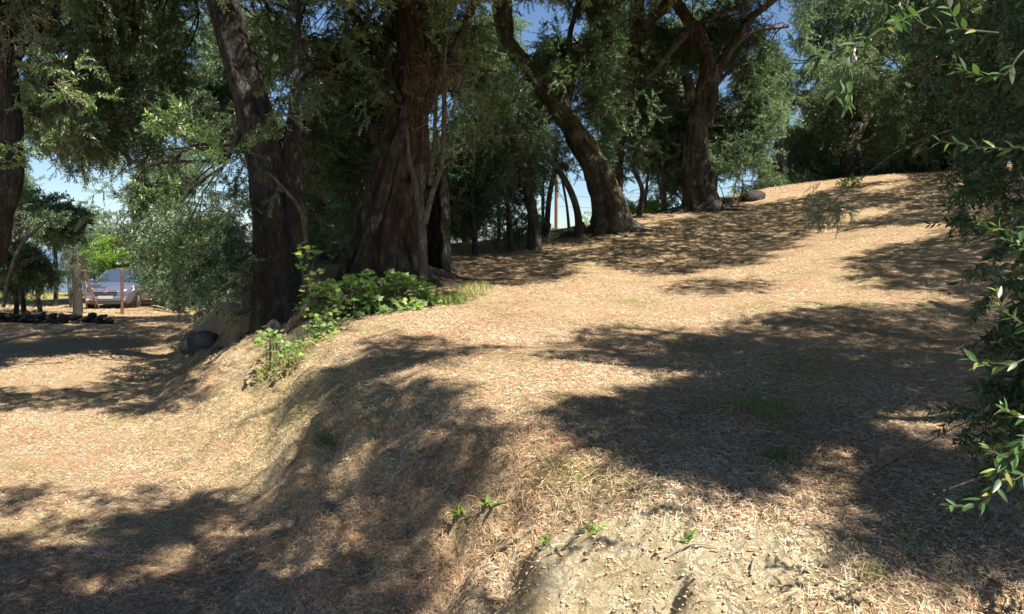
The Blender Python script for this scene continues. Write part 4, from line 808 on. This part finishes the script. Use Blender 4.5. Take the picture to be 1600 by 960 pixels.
ico = np.array([(0,0,1),(.89,0,.45),(.28,.85,.45),(-.72,.53,.45),(-.72,-.53,.45),(.28,-.85,.45),(.72,.53,-.3),(-.28,.85,-.3),(-.89,0,-.3),(-.28,-.85,-.3),(.72,-.53,-.3)])
icf = np.array([(0,1,2),(0,2,3),(0,3,4),(0,4,5),(0,5,1),(1,6,2),(2,7,3),(3,8,4),(4,9,5),(5,10,1),(2,6,7),(3,7,8),(4,8,9),(5,9,10),(1,10,6)])
p = np.vstack([area_pts(80000, 2.3, 5.0), area_pts(40000, 5.0, 9)]); wgt = soilmask(p[:, 0], p[:, 1])*.6+np.clip(1-np.abs(sdist(p[:, 0], p[:, 1]))/.9, 0, 1)*.13*(fbm(p[:, 0]*2, p[:, 1]*2, 3, 91) > 0)+.004; p = p[R.random(len(p)) < wgt]; n = len(p)
sz = .0022+.0085*R.random(n)**4; v = ico[None]*R.uniform(.6, 1.25, (n, 11, 1))*sz[:, None, None]*np.stack([R.uniform(.8,1.5,n), R.uniform(.8,1.3,n), R.uniform(.3,.7,n)], 1)[:, None]+p[:, None]
mb = MB(); mb.add(v.reshape(-1, 3), f3=(np.arange(n)[:, None, None]*11+icf[None]).reshape(-1, 3), t=np.repeat(R.random(n), 11))
M['clod'] = attrmat('soil_clod', [(0, (.36,.25,.14)), (.5, (.54,.41,.23)), (1, (.70,.57,.37))], 1)
tag(link('soil_clods', mb.me('soil_clods'), M['clod']), 'crumbs and clods of dry yellow soil on the bare bank', 'soil', kind='stuff'); print('clods', n)
p = area_pts(150000, 2.6, 13); sd_ = np.abs(sdist(p[:, 0], p[:, 1])); p = p[R.random(len(p)) < np.clip(1.15-sd_/1.1, 0, 1)*np.clip(fbm(p[:, 0]*2.4, p[:, 1]*2.4, 3, 95)*3+.45, 0, 1)*.8*(1-soilmask(p[:, 0], p[:, 1]))]; n = len(p)
mb = MB(); v, f4, f3, t_ = strips(n, p, R.uniform(.04, .12, n), R.uniform(.002, .0045, n), R.normal(.12, .12, n), R.uniform(.15, 1.0, n), np.clip(R.normal(.86, .16, n), 0, 1), False, yaw=R.normal(-2.3, .9, n)); mb.add(v, f4, f3, t_)
M['straw'] = attrmat('dry_grass_blade', [(0, (.16,.20,.06)), (.5, (.34,.30,.13)), (.8, (.50,.40,.22)), (1, (.64,.54,.33))], .7)
tag(link('dry_grass', mb.me('dry_grass'), M['straw']), 'dry matted grass hanging over the face of the bank', 'grass', kind='stuff')
def tuft(px_, py_, d_, n, rx, hgt, lab, tl=.5, name='grass_tuft', w=.006):
    b_ = P(px_, py_, d_); a = R.uniform(0, 6.28, n); q = rx*np.sqrt(R.random(n)); x = b_[0]+np.cos(a)*q; y = b_[1]+np.sin(a)*q*.8; p = np.stack([x, y, H(x, y)], 1)
    v, f4, f3, t_ = strips(n, p, hgt*R.uniform(.5, 1.1, n), R.uniform(.6, 1.2, n)*w, R.normal(.12, .1, n), R.uniform(.5, 1.45, n), np.clip(R.normal(tl, .2, n), 0, 1)); mb = MB(); mb.add(v+np.array([0,0,hgt*.3]), f4, f3, t_)
    return tag(link(name, mb.me(name), M['grass']), lab, 'grass tuft', 'grass tufts')
tuft(690,468,11.2,900,.38,.20,'long green grass tuft at the right end of the vine bush')
tuft(735,452,12,260,.3,.32,'dry arching grass beside the green tuft right of the vine bush', .85)
tuft(1195,640,5.55,500,.22,.06,'short green grass patch inside the big shadow on the right', .5, w=.004)
tuft(445,545,8.8,500,.35,.22,'yellow-green grass tuft by the pale root on the bank edge', .75)
tuft(1218,720,4.5,200,.10,.07,'small green grass clump just below the big shadow on the right', .4, w=.004)
tuft(1362,880,3.1,60,.05,.10,'small pale grass clump at the lower edge of the right shadow', .85, w=.003)
tuft(505,705,5.9,120,.08,.08,'small green weed clump in the shaded bank', .3, w=.006)
# broad-bladed lily-like tufts on the bare soil
for k, (px_, py_, d_, s, lab) in enumerate([(1070,868,3.05,.075,'small green broad-bladed weed right of centre on the bare soil'),(925,868,3.1,.08,'drooping green weed in the middle of the bare soil bank'),(855,880,3.05,.08,'drooping dark green weed on the left part of the bare soil'),(765,795,3.6,.11,'yellow-green broad-bladed weed clump at the bank edge'),
        (720,800,3.7,.09,'pale green weed left of the bare soil'),(668,945,3.4,.08,'low green leaf at the bottom edge below the bank'),(865,740,4.0,.06,'small fresh green weeds above the bare soil'),(920,750,3.95,.06,'fresh green weed patch right above the bare soil'),(985,765,3.8,.05,'tiny green weeds below the tip of the big shadow')]):
    x, y, z = ground_at(px_, py_); T = thing('weed', (x, y, hz(x, y)), lab, 'weed', 'weeds on the bare soil')
    for q in range(9 if k < 5 else 6):
        v, f = leafpts(s*random.uniform(.7, 1.2), s*.20, .3, .35, True); a = random.uniform(0, 6.28); el = random.uniform(.2, 1.0)
        fr = frame(np.array([math.cos(a)*math.cos(el), math.sin(a)*math.cos(el), math.sin(el)]), np.array([0, 0, 1.01])); me_ = mesh('blade', v@fr, f, True, np.full(len(v), random.uniform(.3, .95))); me_.materials.append(M['bright'])
        o = bpy.data.objects.new('blade', me_); COL.objects.link(o); o.parent = T; r_ = .03 if k < 6 else .09; o.location = (random.uniform(-r_, r_), random.uniform(-r_, r_), .004)

# ------------------------------------------------------------------ vine bush on the bank
def lobed(s, m, ti):
    ang = [(-90,.25),(-60,.62),(-35,.9),(-12,.62),(15,.95),(45,.66),(90,1.15),(135,.66),(165,.95),(192,.62),(215,.9),(240,.62)]
    v = [(0, 0, 0)]+[(s*.5*r*math.cos(rad(a)), s*.5*(r*math.sin(rad(a))+.2), s*(-.08*r if k % 2 else -.02)) for k, (a, r) in enumerate(ang)]
    f = np.array([(0, k+1, (k+1) % 12+1) for k in range(12)]); me_ = mesh('leaf', v, f, False, np.full(13, ti)); me_.materials.append(m); return me_
VL = [lobed(1, M['vine'], t_) for t_ in (.3, .55, .8, .95)]
def bush(px_, py_, d_, lab, spots, n, s, name='vine_bush', cat='bush'):
    b_ = P(px_, py_, d_); b_[2] = hz(b_[0], b_[1]); T = thing(name, b_, lab, cat); mb = MB(); cnt = 0; far = MB()
    for k in range(n):
        cx, cy, rx, ry, dd = random.choices(spots, [q[2]*q[3] for q in spots])[0]
        a = random.uniform(0, 6.28); q = random.random()**.5; c = P(cx+rx*q*math.cos(a), cy+ry*q*math.sin(a), dd+random.uniform(-.35, .35)-.2*q)
        g_ = hz(c[0], c[1]); c[2] = max(c[2], g_+.05)
        nrm = np.array([random.gauss(.1, .45), random.gauss(-.45, .4), 1.]); tip = np.array([random.gauss(0, 1), random.gauss(-.3, 1), -.3]); fr = frame(np.cross(nrm, tip), nrm); sc = s*random.uniform(.6, 1.2)
        X_ = Matrix([[fr[r_][c_] for r_ in range(3)] for c_ in range(3)])
        if k < 290:
            o = bpy.data.objects.new('leaf', random.choices(VL, [3, 4, 2, 1])[0]); COL.objects.link(o); o.parent = T; o.matrix_local = Matrix.Translation(Vector(c-b_))@X_.to_4x4()@Matrix.Diagonal((sc, sc, sc, 1))
        else:
            mv = np.array([v.co[:] for v in VL[0].vertices])*sc; far.add(mv@fr+c, f3=[(0, j+1, (j+1) % 12+1) for j in range(12)], t=random.random())
        if k % 5 == 0: tube(mb, [(c[0]*.6+b_[0]*.4, c[1]*.6+b_[1]*.4, hz(c[0]*.6+b_[0]*.4, c[1]*.6+b_[1]*.4)), (c+b_)/2+np.array([0, 0, .12]), c], [.006, .005, .002], 4, .3, cap=False)
    link('stem', mb.me('stem'), M['stem'], T)['kind'] = 'stuff'
    if far.n: link('small_leaves', far.me('small_leaves'), M['vine'], T)['kind'] = 'stuff'
    return T
bush(590,470,10.8,'bright green vine bush with lobed leaves at the foot of the gnarled trunk', [(590,448,70,26,11.2),(540,465,60,30,10.8),(500,470,36,34,10.4),(640,455,45,25,11.4),(600,480,70,16,10.7),(660,470,30,16,11.3)], 900, .125)
bush(478,408,10.3,'climbing vine shoot with a few heart-shaped leaves beside the double trunk', [(472,400,14,26,10.4),(492,395,10,14,10.4),(482,425,20,14,10.3)], 34, .11, 'vine_shoot', 'vine')
bush(432,535,8.9,'low yellow-green leafy plant on the bank below the double trunk', [(420,530,24,22,9.0),(455,545,26,16,8.8),(500,520,26,26,9.2),(520,500,30,16,9.6)], 240, .075, 'leafy_plant', 'plant')

# ------------------------------------------------------------------ boulders and stones
def rockmesh(rx, ry, rz, seed, n=14):
    u = np.linspace(0, 2*math.pi, n*2, endpoint=False); w = np.linspace(-1.5, 1.5, n); Uu, Ww = np.meshgrid(u, w)
    x, y, z = np.cos(Uu)*np.cos(Ww), np.sin(Uu)*np.cos(Ww), np.sin(Ww); k = 1+fbm(x*1.3+seed*5, y*1.3+z*1.7+seed, 4, seed)*.55; e = .75
    v = np.stack([np.sign(x)*np.abs(x)**e*rx*k, np.sign(y)*np.abs(y)**e*ry*k, np.sign(z)*np.abs(z)**e*rz*k], -1).reshape(-1, 3)
    i = np.arange(n-1)[:, None]*n*2; j = np.arange(n*2)[None]; j2 = (j+1) % (n*2); f = np.stack([i+j, i+j2, i+n*2+j2, i+n*2+j], -1).reshape(-1, 4)
    v = np.vstack([v, v[:n*2].mean(0), v[-n*2:].mean(0)]); L_ = len(v); f3 = [(L_-2, (q+1) % (n*2), q) for q in range(n*2)]+[(L_-1, (n-1)*n*2+q, (n-1)*n*2+(q+1) % (n*2)) for q in range(n*2)]
    return v, f, f3
def boulder(px_, py_, d_, w, h, lab, m='rock', seed=1, dep=.8, rot=0, tilt=0, name='boulder', snap=True):
    c = P(px_, py_, d_); rx = w/2/F*d_; rz = h/2/F*d_; mb = MB(); v, f, f3 = rockmesh(rx, rx*dep, rz, seed)
    me_ = None; R_ = np.array(Euler((0, tilt, rot)).to_matrix()); mb.add(v@R_.T, f, f3); me_ = mb.me(name, True)
    o = link(name, me_, M[m]); o.location = c; o['label'] = lab; o['category'] = 'rock'; return o
boulder(312,536,13.2,60,36,'dark rounded boulder on the lower terrace at the foot of the bank', 'rock', 1, .9, .3, -.12)
boulder(338,549,12.6,20,14,'small stone tucked beside the dark rounded boulder', 'rock', 3, 1)
boulder(375,470,13.4,58,46,'pale grey boulder left of the double trunk base', 'rock_pale', 4, .8, .5, .1)
boulder(398,440,13.8,34,22,'lit grey stone on top of the pale boulder by the double trunk', 'rock_pale', 5)
boulder(428,514,10.6,26,26,'grey slab of stone at the foot of the double trunk', 'rock', 7, .5, .2, .5)
_o = boulder(1177,298,25.2,36,22,'black boulder on the crest right of the twisting tree', 'rock_dark', 8); _o.location.z = hz(_o.location.x, _o.location.y)+.06
boulder(851,357,21.3,20,20,'dark boulder on the crest beside the bushy tree', 'rock_dark', 9)
mbr = MB(); pp, r_ = pl([(446,520,8),(458,504,14),(476,484,14),(494,468,12)], 10.1); tube(mbr, pp, r_, 12, .05, .1, .2, 4); tag(link('exposed_root', mbr.me('exposed_root', True), M['bark_pale']), 'pale grey exposed root slanting up the bank between vine and grass', 'root')
# rubble wall at the left
c0 = P(40, 488, 22); T = thing('rubble_wall', (c0[0], c0[1], hz(c0[0], c0[1])), 'low dark dry-stone rubble wall along the far edge of the lower terrace', 'wall')
RM = []
for k in range(5):
    v, f, f3 = rockmesh(1, .8, .62, 20+k, 5); mb = MB(); mb.add(v, f, f3); me_ = mb.me('stone'); me_.materials.append(M['rock_dark']); RM.append(me_)
for k in range(100):
    u = k/99; px_ = -30+u*(170+30)+R.normal(0, 3); lay = k % 3; q = P(px_, 497-lay*7, 23-.6*u); x, y = q[0], q[1]+R.normal(0, .12); z = hz(x, y)+.02+lay*.09+R.normal(0, .03)
    o = bpy.data.objects.new('stone', RM[k % 5]); COL.objects.link(o); o.parent = T; o.location = Vector((x, y, z))-T.location; o.rotation_euler = (R.normal(0, .3), R.normal(0, .3), R.uniform(0, 6.28)); s = R.uniform(.06, .15); o.scale = (s*1.5, s, s*.7)

# ------------------------------------------------------------------ gate posts, wire, poles, sticks
def pole(name, q, d_, m, lab, cat, seg=8, group=None):
    mb = MB(); p, r = pl(q, d_); tube(mb, p, r, seg, .2); return tag(link(name, mb.me(name, True), M[m]), lab, cat, group)
x, y, z = P(190, 487, 26.5); gz = hz(x, y)
G = thing('mesh_fence', (x, y, gz), 'rusty metal fence post with sagging reddish wire mesh in front of the car', 'fence')
wtube('post', [(x, y, gz-.3), P(191,420,26.5)], [.055, .05], G, 'rust', 8, flute=0, nz=.02)
wtube('rail', [P(191,422,26.5), P(232,423,26.8)], [.022, .02], G, 'rust', 6, flute=0, nz=.02)
mb = MB()
for k in range(16):
    px_ = 194+k*3.0; tube(mb, [P(px_, 491-k*.6, 26.5+k*.03), P(px_+R.normal(0, 1), 474, 26.5), P(px_+R.normal(0, 1.5), 456+R.normal(0, 1.5), 26.4)], [.005]*3, 3, .5, cap=False)
for k in range(9):
    yy = 458+k*3.6; tube(mb, [P(192, yy, 26.5), P(215, yy+R.normal(0, 1.2), 26.4), P(240, yy-3+R.normal(0, 1.5), 26.9)], [.005]*3, 3, .4, cap=False)
o = link('wire_mesh', mb.me('wire_mesh'), M['rust'], G); o['kind'] = 'stuff'
G = thing('leaning_gate', P(146, 478, 27), 'old rusty gate frame leaning against the dark post left of the car', 'gate')
for q in ([(132,424,3),(142,455,3),(155,482,3)], [(133,424,3),(131,450,3),(136,483,3)], [(126,424,3),(136,424,3)], [(136,455,2.5),(145,454,2.5)], [(137,470,2.5),(150,470,2.5)], [(140,440,2),(150,484,2)]):
    p, r = pl(q, 26.8); wtube('bar', p, r, G, 'rust', 6, flute=0, nz=.02, step=.5)
pole('gate_post', [(122,489,15),(121,455,15),(119,418,13)], 26.6, 'wood_dark', 'thick dark gate post standing left of the car', 'post')
pole('fence_stake', [(5,480,6),(14,435,6),(34,382,6),(72,346,4)], 22.5, 'bark_pale', 'thin pale leaning sapling trunk at the left edge above the rubble wall', 'trunk')
pole('cut_branch', [(88,522,5),(112,514,6),(134,509,5),(148,505,3)], 17.3, 'wood', 'pale dry cut branch lying on the shaded lower terrace', 'branch')
pole('cut_branch', [(-10,534,5),(25,528,5),(60,521,4)], 16.6, 'wood', 'pale dry branch lying at the left edge of the lower terrace', 'branch')
for q, lab in [([(640,640,0),(0,0,0)], '')][:0]: pass
def stick(a, b, w, lab, m='wood'):
    A, B = ground_at(*a), ground_at(*b); Mi = (A+B)/2; mb = MB(); tube(mb, [(q[0], q[1], hz(q[0], q[1])+w+.004+e) for q, e in ((A, 0), (Mi, .012), (B, 0))], [w, w*.9, w*.5], 6, .05, nz=.2); tag(link('fallen_twig', mb.me('fallen_twig', True), M[m]), lab, 'twig', 'fallen twigs')
stick((1040,888), (1122,862), .006, 'pale broken twig lying right of the bare soil')
stick((1172,940), (1178,912), .006, 'short white twig near the bottom edge right of the soil')
stick((650,865), (682,848), .005, 'small pale twig with a knob at the foot of the shaded bank')
stick((770,866), (812,846), .009, 'dark short twig over a crack in the bare soil', 'wood_dark')
stick((1430,408), (1560,418), .02, 'thin pale stick lying in the deep shade on the right slope')
stick((535,900), (538,880), .003, 'thin upright straw in the shaded lower ground')
U_ = thing('utility_pole', (*P(869,362,46)[:2], hz(*P(869,362,46)[:2])), 'distant reddish utility pole with a cross arm in the bright sky gap', 'utility pole')
a, b_ = P(869,372,46), P(869,255,46); wtube('shaft', [(a[0], a[1], hz(a[0], a[1])-.3), b_], [.11, .085], U_, 'rust', 10, flute=0, nz=.01)
wtube('cross_arm', [b_+np.array([-.7,0,-.3]), b_+np.array([.7,0,-.3])], [.05,.05], U_, 'wood_dark', 6, flute=0, nz=0)
for yo in (322, 305): wtube('power_line', [P(869,yo,46), P(920,yo+3,47), P(1010,yo+2,50), P(1250,yo-24,60)], [.012]*4, U_, 'wire', 4, flute=0, nz=0, step=2)

# ------------------------------------------------------------------ the parked car
def car():
    M['paint'] = plain('blue_purple_paint', (.12,.13,.20), .3, .35, coat=.8); M['glass'] = plain('car_glass', (.05,.07,.075), .06); M['rubber'] = plain('rubber', (.02,.02,.02), .8)
    M['chrome'] = plain('chrome', (.75,.75,.78), .15, 1); M['lamp'] = plain('headlight_glass', (.62,.55,.38), .12, .1, coat=1); M['black'] = plain('black_plastic', (.02,.02,.022), .6); M['plate'] = plain('number_plate', (.30,.30,.28), .5); M['seat'] = plain('seat_cloth', (.05,.05,.055), .9)
    M['glass'].node_tree.nodes['Principled BSDF'].inputs['Transmission Weight'].default_value = .55
    fx, fy, _ = P(166,478,29.2); fwd = Vector((.14,-.99,0)).normalized(); ln = 4.25
    cx, cy = fx-fwd.x*ln/2, fy-fwd.y*ln/2; gz = hz(fx, fy+1)
    T = thing('parked_car', (cx, cy, gz), 'blue-purple hatchback car parked beyond the rusty fence post', 'car'); T.rotation_euler = (0, 0, math.atan2(fwd.y, fwd.x)); bpy.context.view_layer.update()
    def part(nm, v, f, m, sm=False, par=None, bev=0):
        me_ = bpy.data.meshes.new(nm); me_.from_pydata([tuple(q) for q in v], [], f); me_.materials.append(M[m]); me_.update()
        if sm:
            for p_ in me_.polygons: p_.use_smooth = True
        o = bpy.data.objects.new(nm, me_); COL.objects.link(o); o.parent = par or T
        if bev: b = o.modifiers.new('b', 'BEVEL'); b.width = bev; b.segments = 2
        return o
    # body loft along x (front = +2.125)
    S = [(2.125,.55,.30,.62,.60),(2.05,.74,.22,.74,.70),(1.85,.84,.20,.86,.78),(1.45,.87,.19,.95,.82),(1.0,.88,.19,1.0,.85),(.85,.88,.19,1.01,.86),(-.6,.885,.19,1.0,.87),(-1.5,.88,.20,1.02,.87),(-1.95,.84,.24,1.0,.82),(-2.125,.72,.34,.9,.74)]
    v, f = [], []
    for x, w, zb, zt, zs in S:
        r_ = [(w*.86,zb),(w*.98,zb+.1),(w,(zb+zs)/2),(w*.985,zs),(w*.90,(zs+zt)/2+.03),(w*.55,zt),(0,zt+.015)]; r_ = r_+[(-a,b) for a, b in r_[::-1][1:]]; v += [(x,a,b) for a, b in r_]
    k = 13
    for i in range(len(S)-1):
        for j in range(k-1): f.append((i*k+j, i*k+j+1, (i+1)*k+j+1, (i+1)*k+j))
    f += [tuple(range(k))[::-1], tuple((len(S)-1)*k+j for j in range(k))]
    o = part('body', v, f, 'paint', True); sb = o.modifiers.new('s', 'SUBSURF'); sb.levels = sb.render_levels = 1
    # cabin: roof, pillars, glass
    rf = [(.10,.60,1.40),(-.35,.62,1.455),(-1.0,.61,1.45),(-1.55,.57,1.37)]; v = []; f = []
    for x, w, z in rf: v += [(x,w,z-.03),(x,w*.6,z+.02),(x,0,z+.03),(x,-w*.6,z+.02),(x,-w,z-.03),(x,w,z-.08),(x,-w,z-.08)]
    for i in range(3):
        a_, b_ = i*7, i*7+7
        for p_, q in ((0,1),(1,2),(2,3),(3,4)): f.append((a_+p_, a_+q, b_+q, b_+p_))
        f += [(a_+5, a_, b_, b_+5), (a_+4, a_+6, b_+6, b_+4), (a_+6, a_+5, b_+5, b_+6)]
    f += [(0,5,6,4,3,2,1)[::-1], (21,26,27,25,24,23,22)]; part('roof', v, f, 'paint', True)
    for s in (-1, 1):
        def bar(a, b, w=.035, nm='pillar'):
            mb = MB(); tube(mb, [a, b], [w, w], 6, 5); me_ = mb.me(nm); me_.materials.append(M['paint']); o = bpy.data.objects.new(nm, me_); COL.objects.link(o); o.parent = T
        bar((1.05,.74*s,.96),(.12,.60*s,1.40)); bar((-.45,.80*s,1.0),(-.42,.62*s,1.42)); bar((-1.95,.72*s,1.0),(-1.52,.57*s,1.36),.05); bar((-1.35,.78*s,1.0),(-1.2,.6*s,1.41),.03)
        part('side_window', [(.98,.765*s,.97),(.10,.615*s,1.375),(-.42,.635*s,1.40),(-.45,.80*s,1.0)], [(0,1,2,3)], 'glass'); part('side_window', [(-.46,.80*s,1.0),(-.43,.635*s,1.40),(-1.18,.615*s,1.39),(-1.33,.79*s,1.0)], [(0,1,2,3)], 'glass')
        v = [(1.98,.46*s,.66),(1.90,.50*s,.80),(1.52,.80*s,.86),(1.60,.865*s,.70),(1.90,.76*s,.62),(1.88,.46*s,.66),(1.82,.5*s,.80),(1.45,.76*s,.86),(1.5,.8*s,.70),(1.80,.7*s,.62)]
        v = [(a_+.07, b_*1.01, c_) for a_, b_, c_ in v]; part('headlight', v, [(0,1,2,3,4),(5,6,7,8,9),(0,5,6,1),(1,6,7,2),(2,7,8,3),(3,8,9,4),(4,9,5,0)], 'lamp')
        mb = MB(); v_, f_, f3_ = rockmesh(.06,.10,.07,1,6); mb.add(v_*np.array([1,1,1])+np.array([.80,.97*s,1.02]), f_, f3_); me_ = mb.me('mirror', True); me_.materials.append(M['paint']); o = bpy.data.objects.new('mirror', me_); COL.objects.link(o); o.parent = T
        for x in (1.32, -1.3):
            W_ = bpy.data.objects.new('wheel', None); COL.objects.link(W_); W_.parent = T; W_.location = (x, .79*s, .315)
            mb = MB(); n = 24
            for rr, w0, w1, nm, mt in ((.315,-.1,.1,'tyre','rubber'),(.20,-.105,.108,'rim','chrome')):
                mb = MB(); v = [(rr*math.cos(6.2832*q/n), y_, rr*math.sin(6.2832*q/n)) for y_ in (w0, w1) for q in range(n)]+[(0,w0,0),(0,w1,0)]; f = [(q,(q+1)%n,n+(q+1)%n,n+q) for q in range(n)]; f3 = [(2*n,q,(q+1)%n) for q in range(n)]+[(2*n+1,n+(q+1)%n,n+q) for q in range(n)]
                mb.add(v, f, f3); me_ = mb.me(nm); me_.materials.append(M[mt]); o = bpy.data.objects.new(nm, me_); COL.objects.link(o); o.parent = W_
    part('windscreen', [(1.08,.74,.975),(1.14,0,1.0),(1.08,-.74,.975),(.12,-.60,1.40),(.15,0,1.43),(.12,.60,1.40)], [(0,1,4,5),(1,2,3,4)], 'glass', True)
    part('rear_window', [(-1.98,.68,1.03),(-1.98,-.68,1.03),(-1.56,-.53,1.36),(-1.56,.53,1.36)], [(0,1,2,3)], 'glass')
    def bx(nm, lo, hi, m, bev=.01): mb = MB(); box(mb, lo, hi); return part(nm, np.concatenate(mb.v), [tuple(int(q) for q in r_) for r_ in np.concatenate(mb.f4)], m, bev=bev)
    bx('bumper', (1.98,-.74,.30), (2.19,.74,.50), 'paint', .07); bx('grille', (2.0,-.38,.53), (2.145,.38,.66), 'black'); bx('chrome_strip', (2.10,-.42,.66), (2.165,.42,.70), 'chrome', .015); bx('lower_intake', (2.02,-.55,.20), (2.16,.55,.31), 'black'); bx('number_plate', (2.15,-.26,.40), (2.205,.26,.51), 'plate', .004)
    for y_ in (-.62,.62): bx('fog_light', (2.05,y_-.07,.33), (2.20,y_+.07,.41), 'lamp', .02)
    bx('bonnet_crease', (1.2,-.30,.99), (1.9,-.28,1.0), 'paint'); bx('wiper', (1.05,-.2,1.0), (1.11,.55,1.015), 'black', .004)
    for y_ in (-.36,.36): bx('seat', (-.1,y_-.22,.5), (.12,y_+.22,1.12), 'seat', .06); bx('headrest', (-.12,y_-.12,1.13), (-.02,y_+.12,1.3), 'seat', .04)
    mb = MB(); a_ = np.linspace(0, 2*math.pi, 20, endpoint=False); tube(mb, [(2.165+0*q, .07*math.cos(q), .68+.07*math.sin(q)) for q in np.r_[a_, 0]], [.012]*21, 6, 1, cap=False); tube(mb, [(2.17,-.09,.70),(2.175,.0,.685),(2.175,0,.675),(2.17,.09,.66)], [.008,.012,.012,.008], 5, 1); me_ = mb.me('emblem'); me_.materials.append(M['chrome']); o = bpy.data.objects.new('emblem', me_); COL.objects.link(o); o.parent = T
car()

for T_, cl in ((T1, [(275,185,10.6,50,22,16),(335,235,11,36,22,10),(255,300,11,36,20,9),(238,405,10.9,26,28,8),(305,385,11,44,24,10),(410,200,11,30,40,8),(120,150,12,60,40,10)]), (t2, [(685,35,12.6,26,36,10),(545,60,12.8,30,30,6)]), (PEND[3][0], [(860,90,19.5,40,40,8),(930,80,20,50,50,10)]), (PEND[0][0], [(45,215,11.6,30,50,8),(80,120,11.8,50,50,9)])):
    foliage('fresh_lit_sprays', np.array([P(a+R.normal(0, rx*.5), b+R.normal(0, ry*.5), d_+R.normal(0, .2)) for a, b, d_, rx, ry, n_ in cl for _ in range(n_)]), 'fresh', T_, 1., droop=-.1, label='fresh green sprays, their sunlit look put into the leaf colour')

for o in [o for o in SC.objects if o.type == 'EMPTY' and o.parent is None and not o.children]: bpy.data.objects.remove(o)
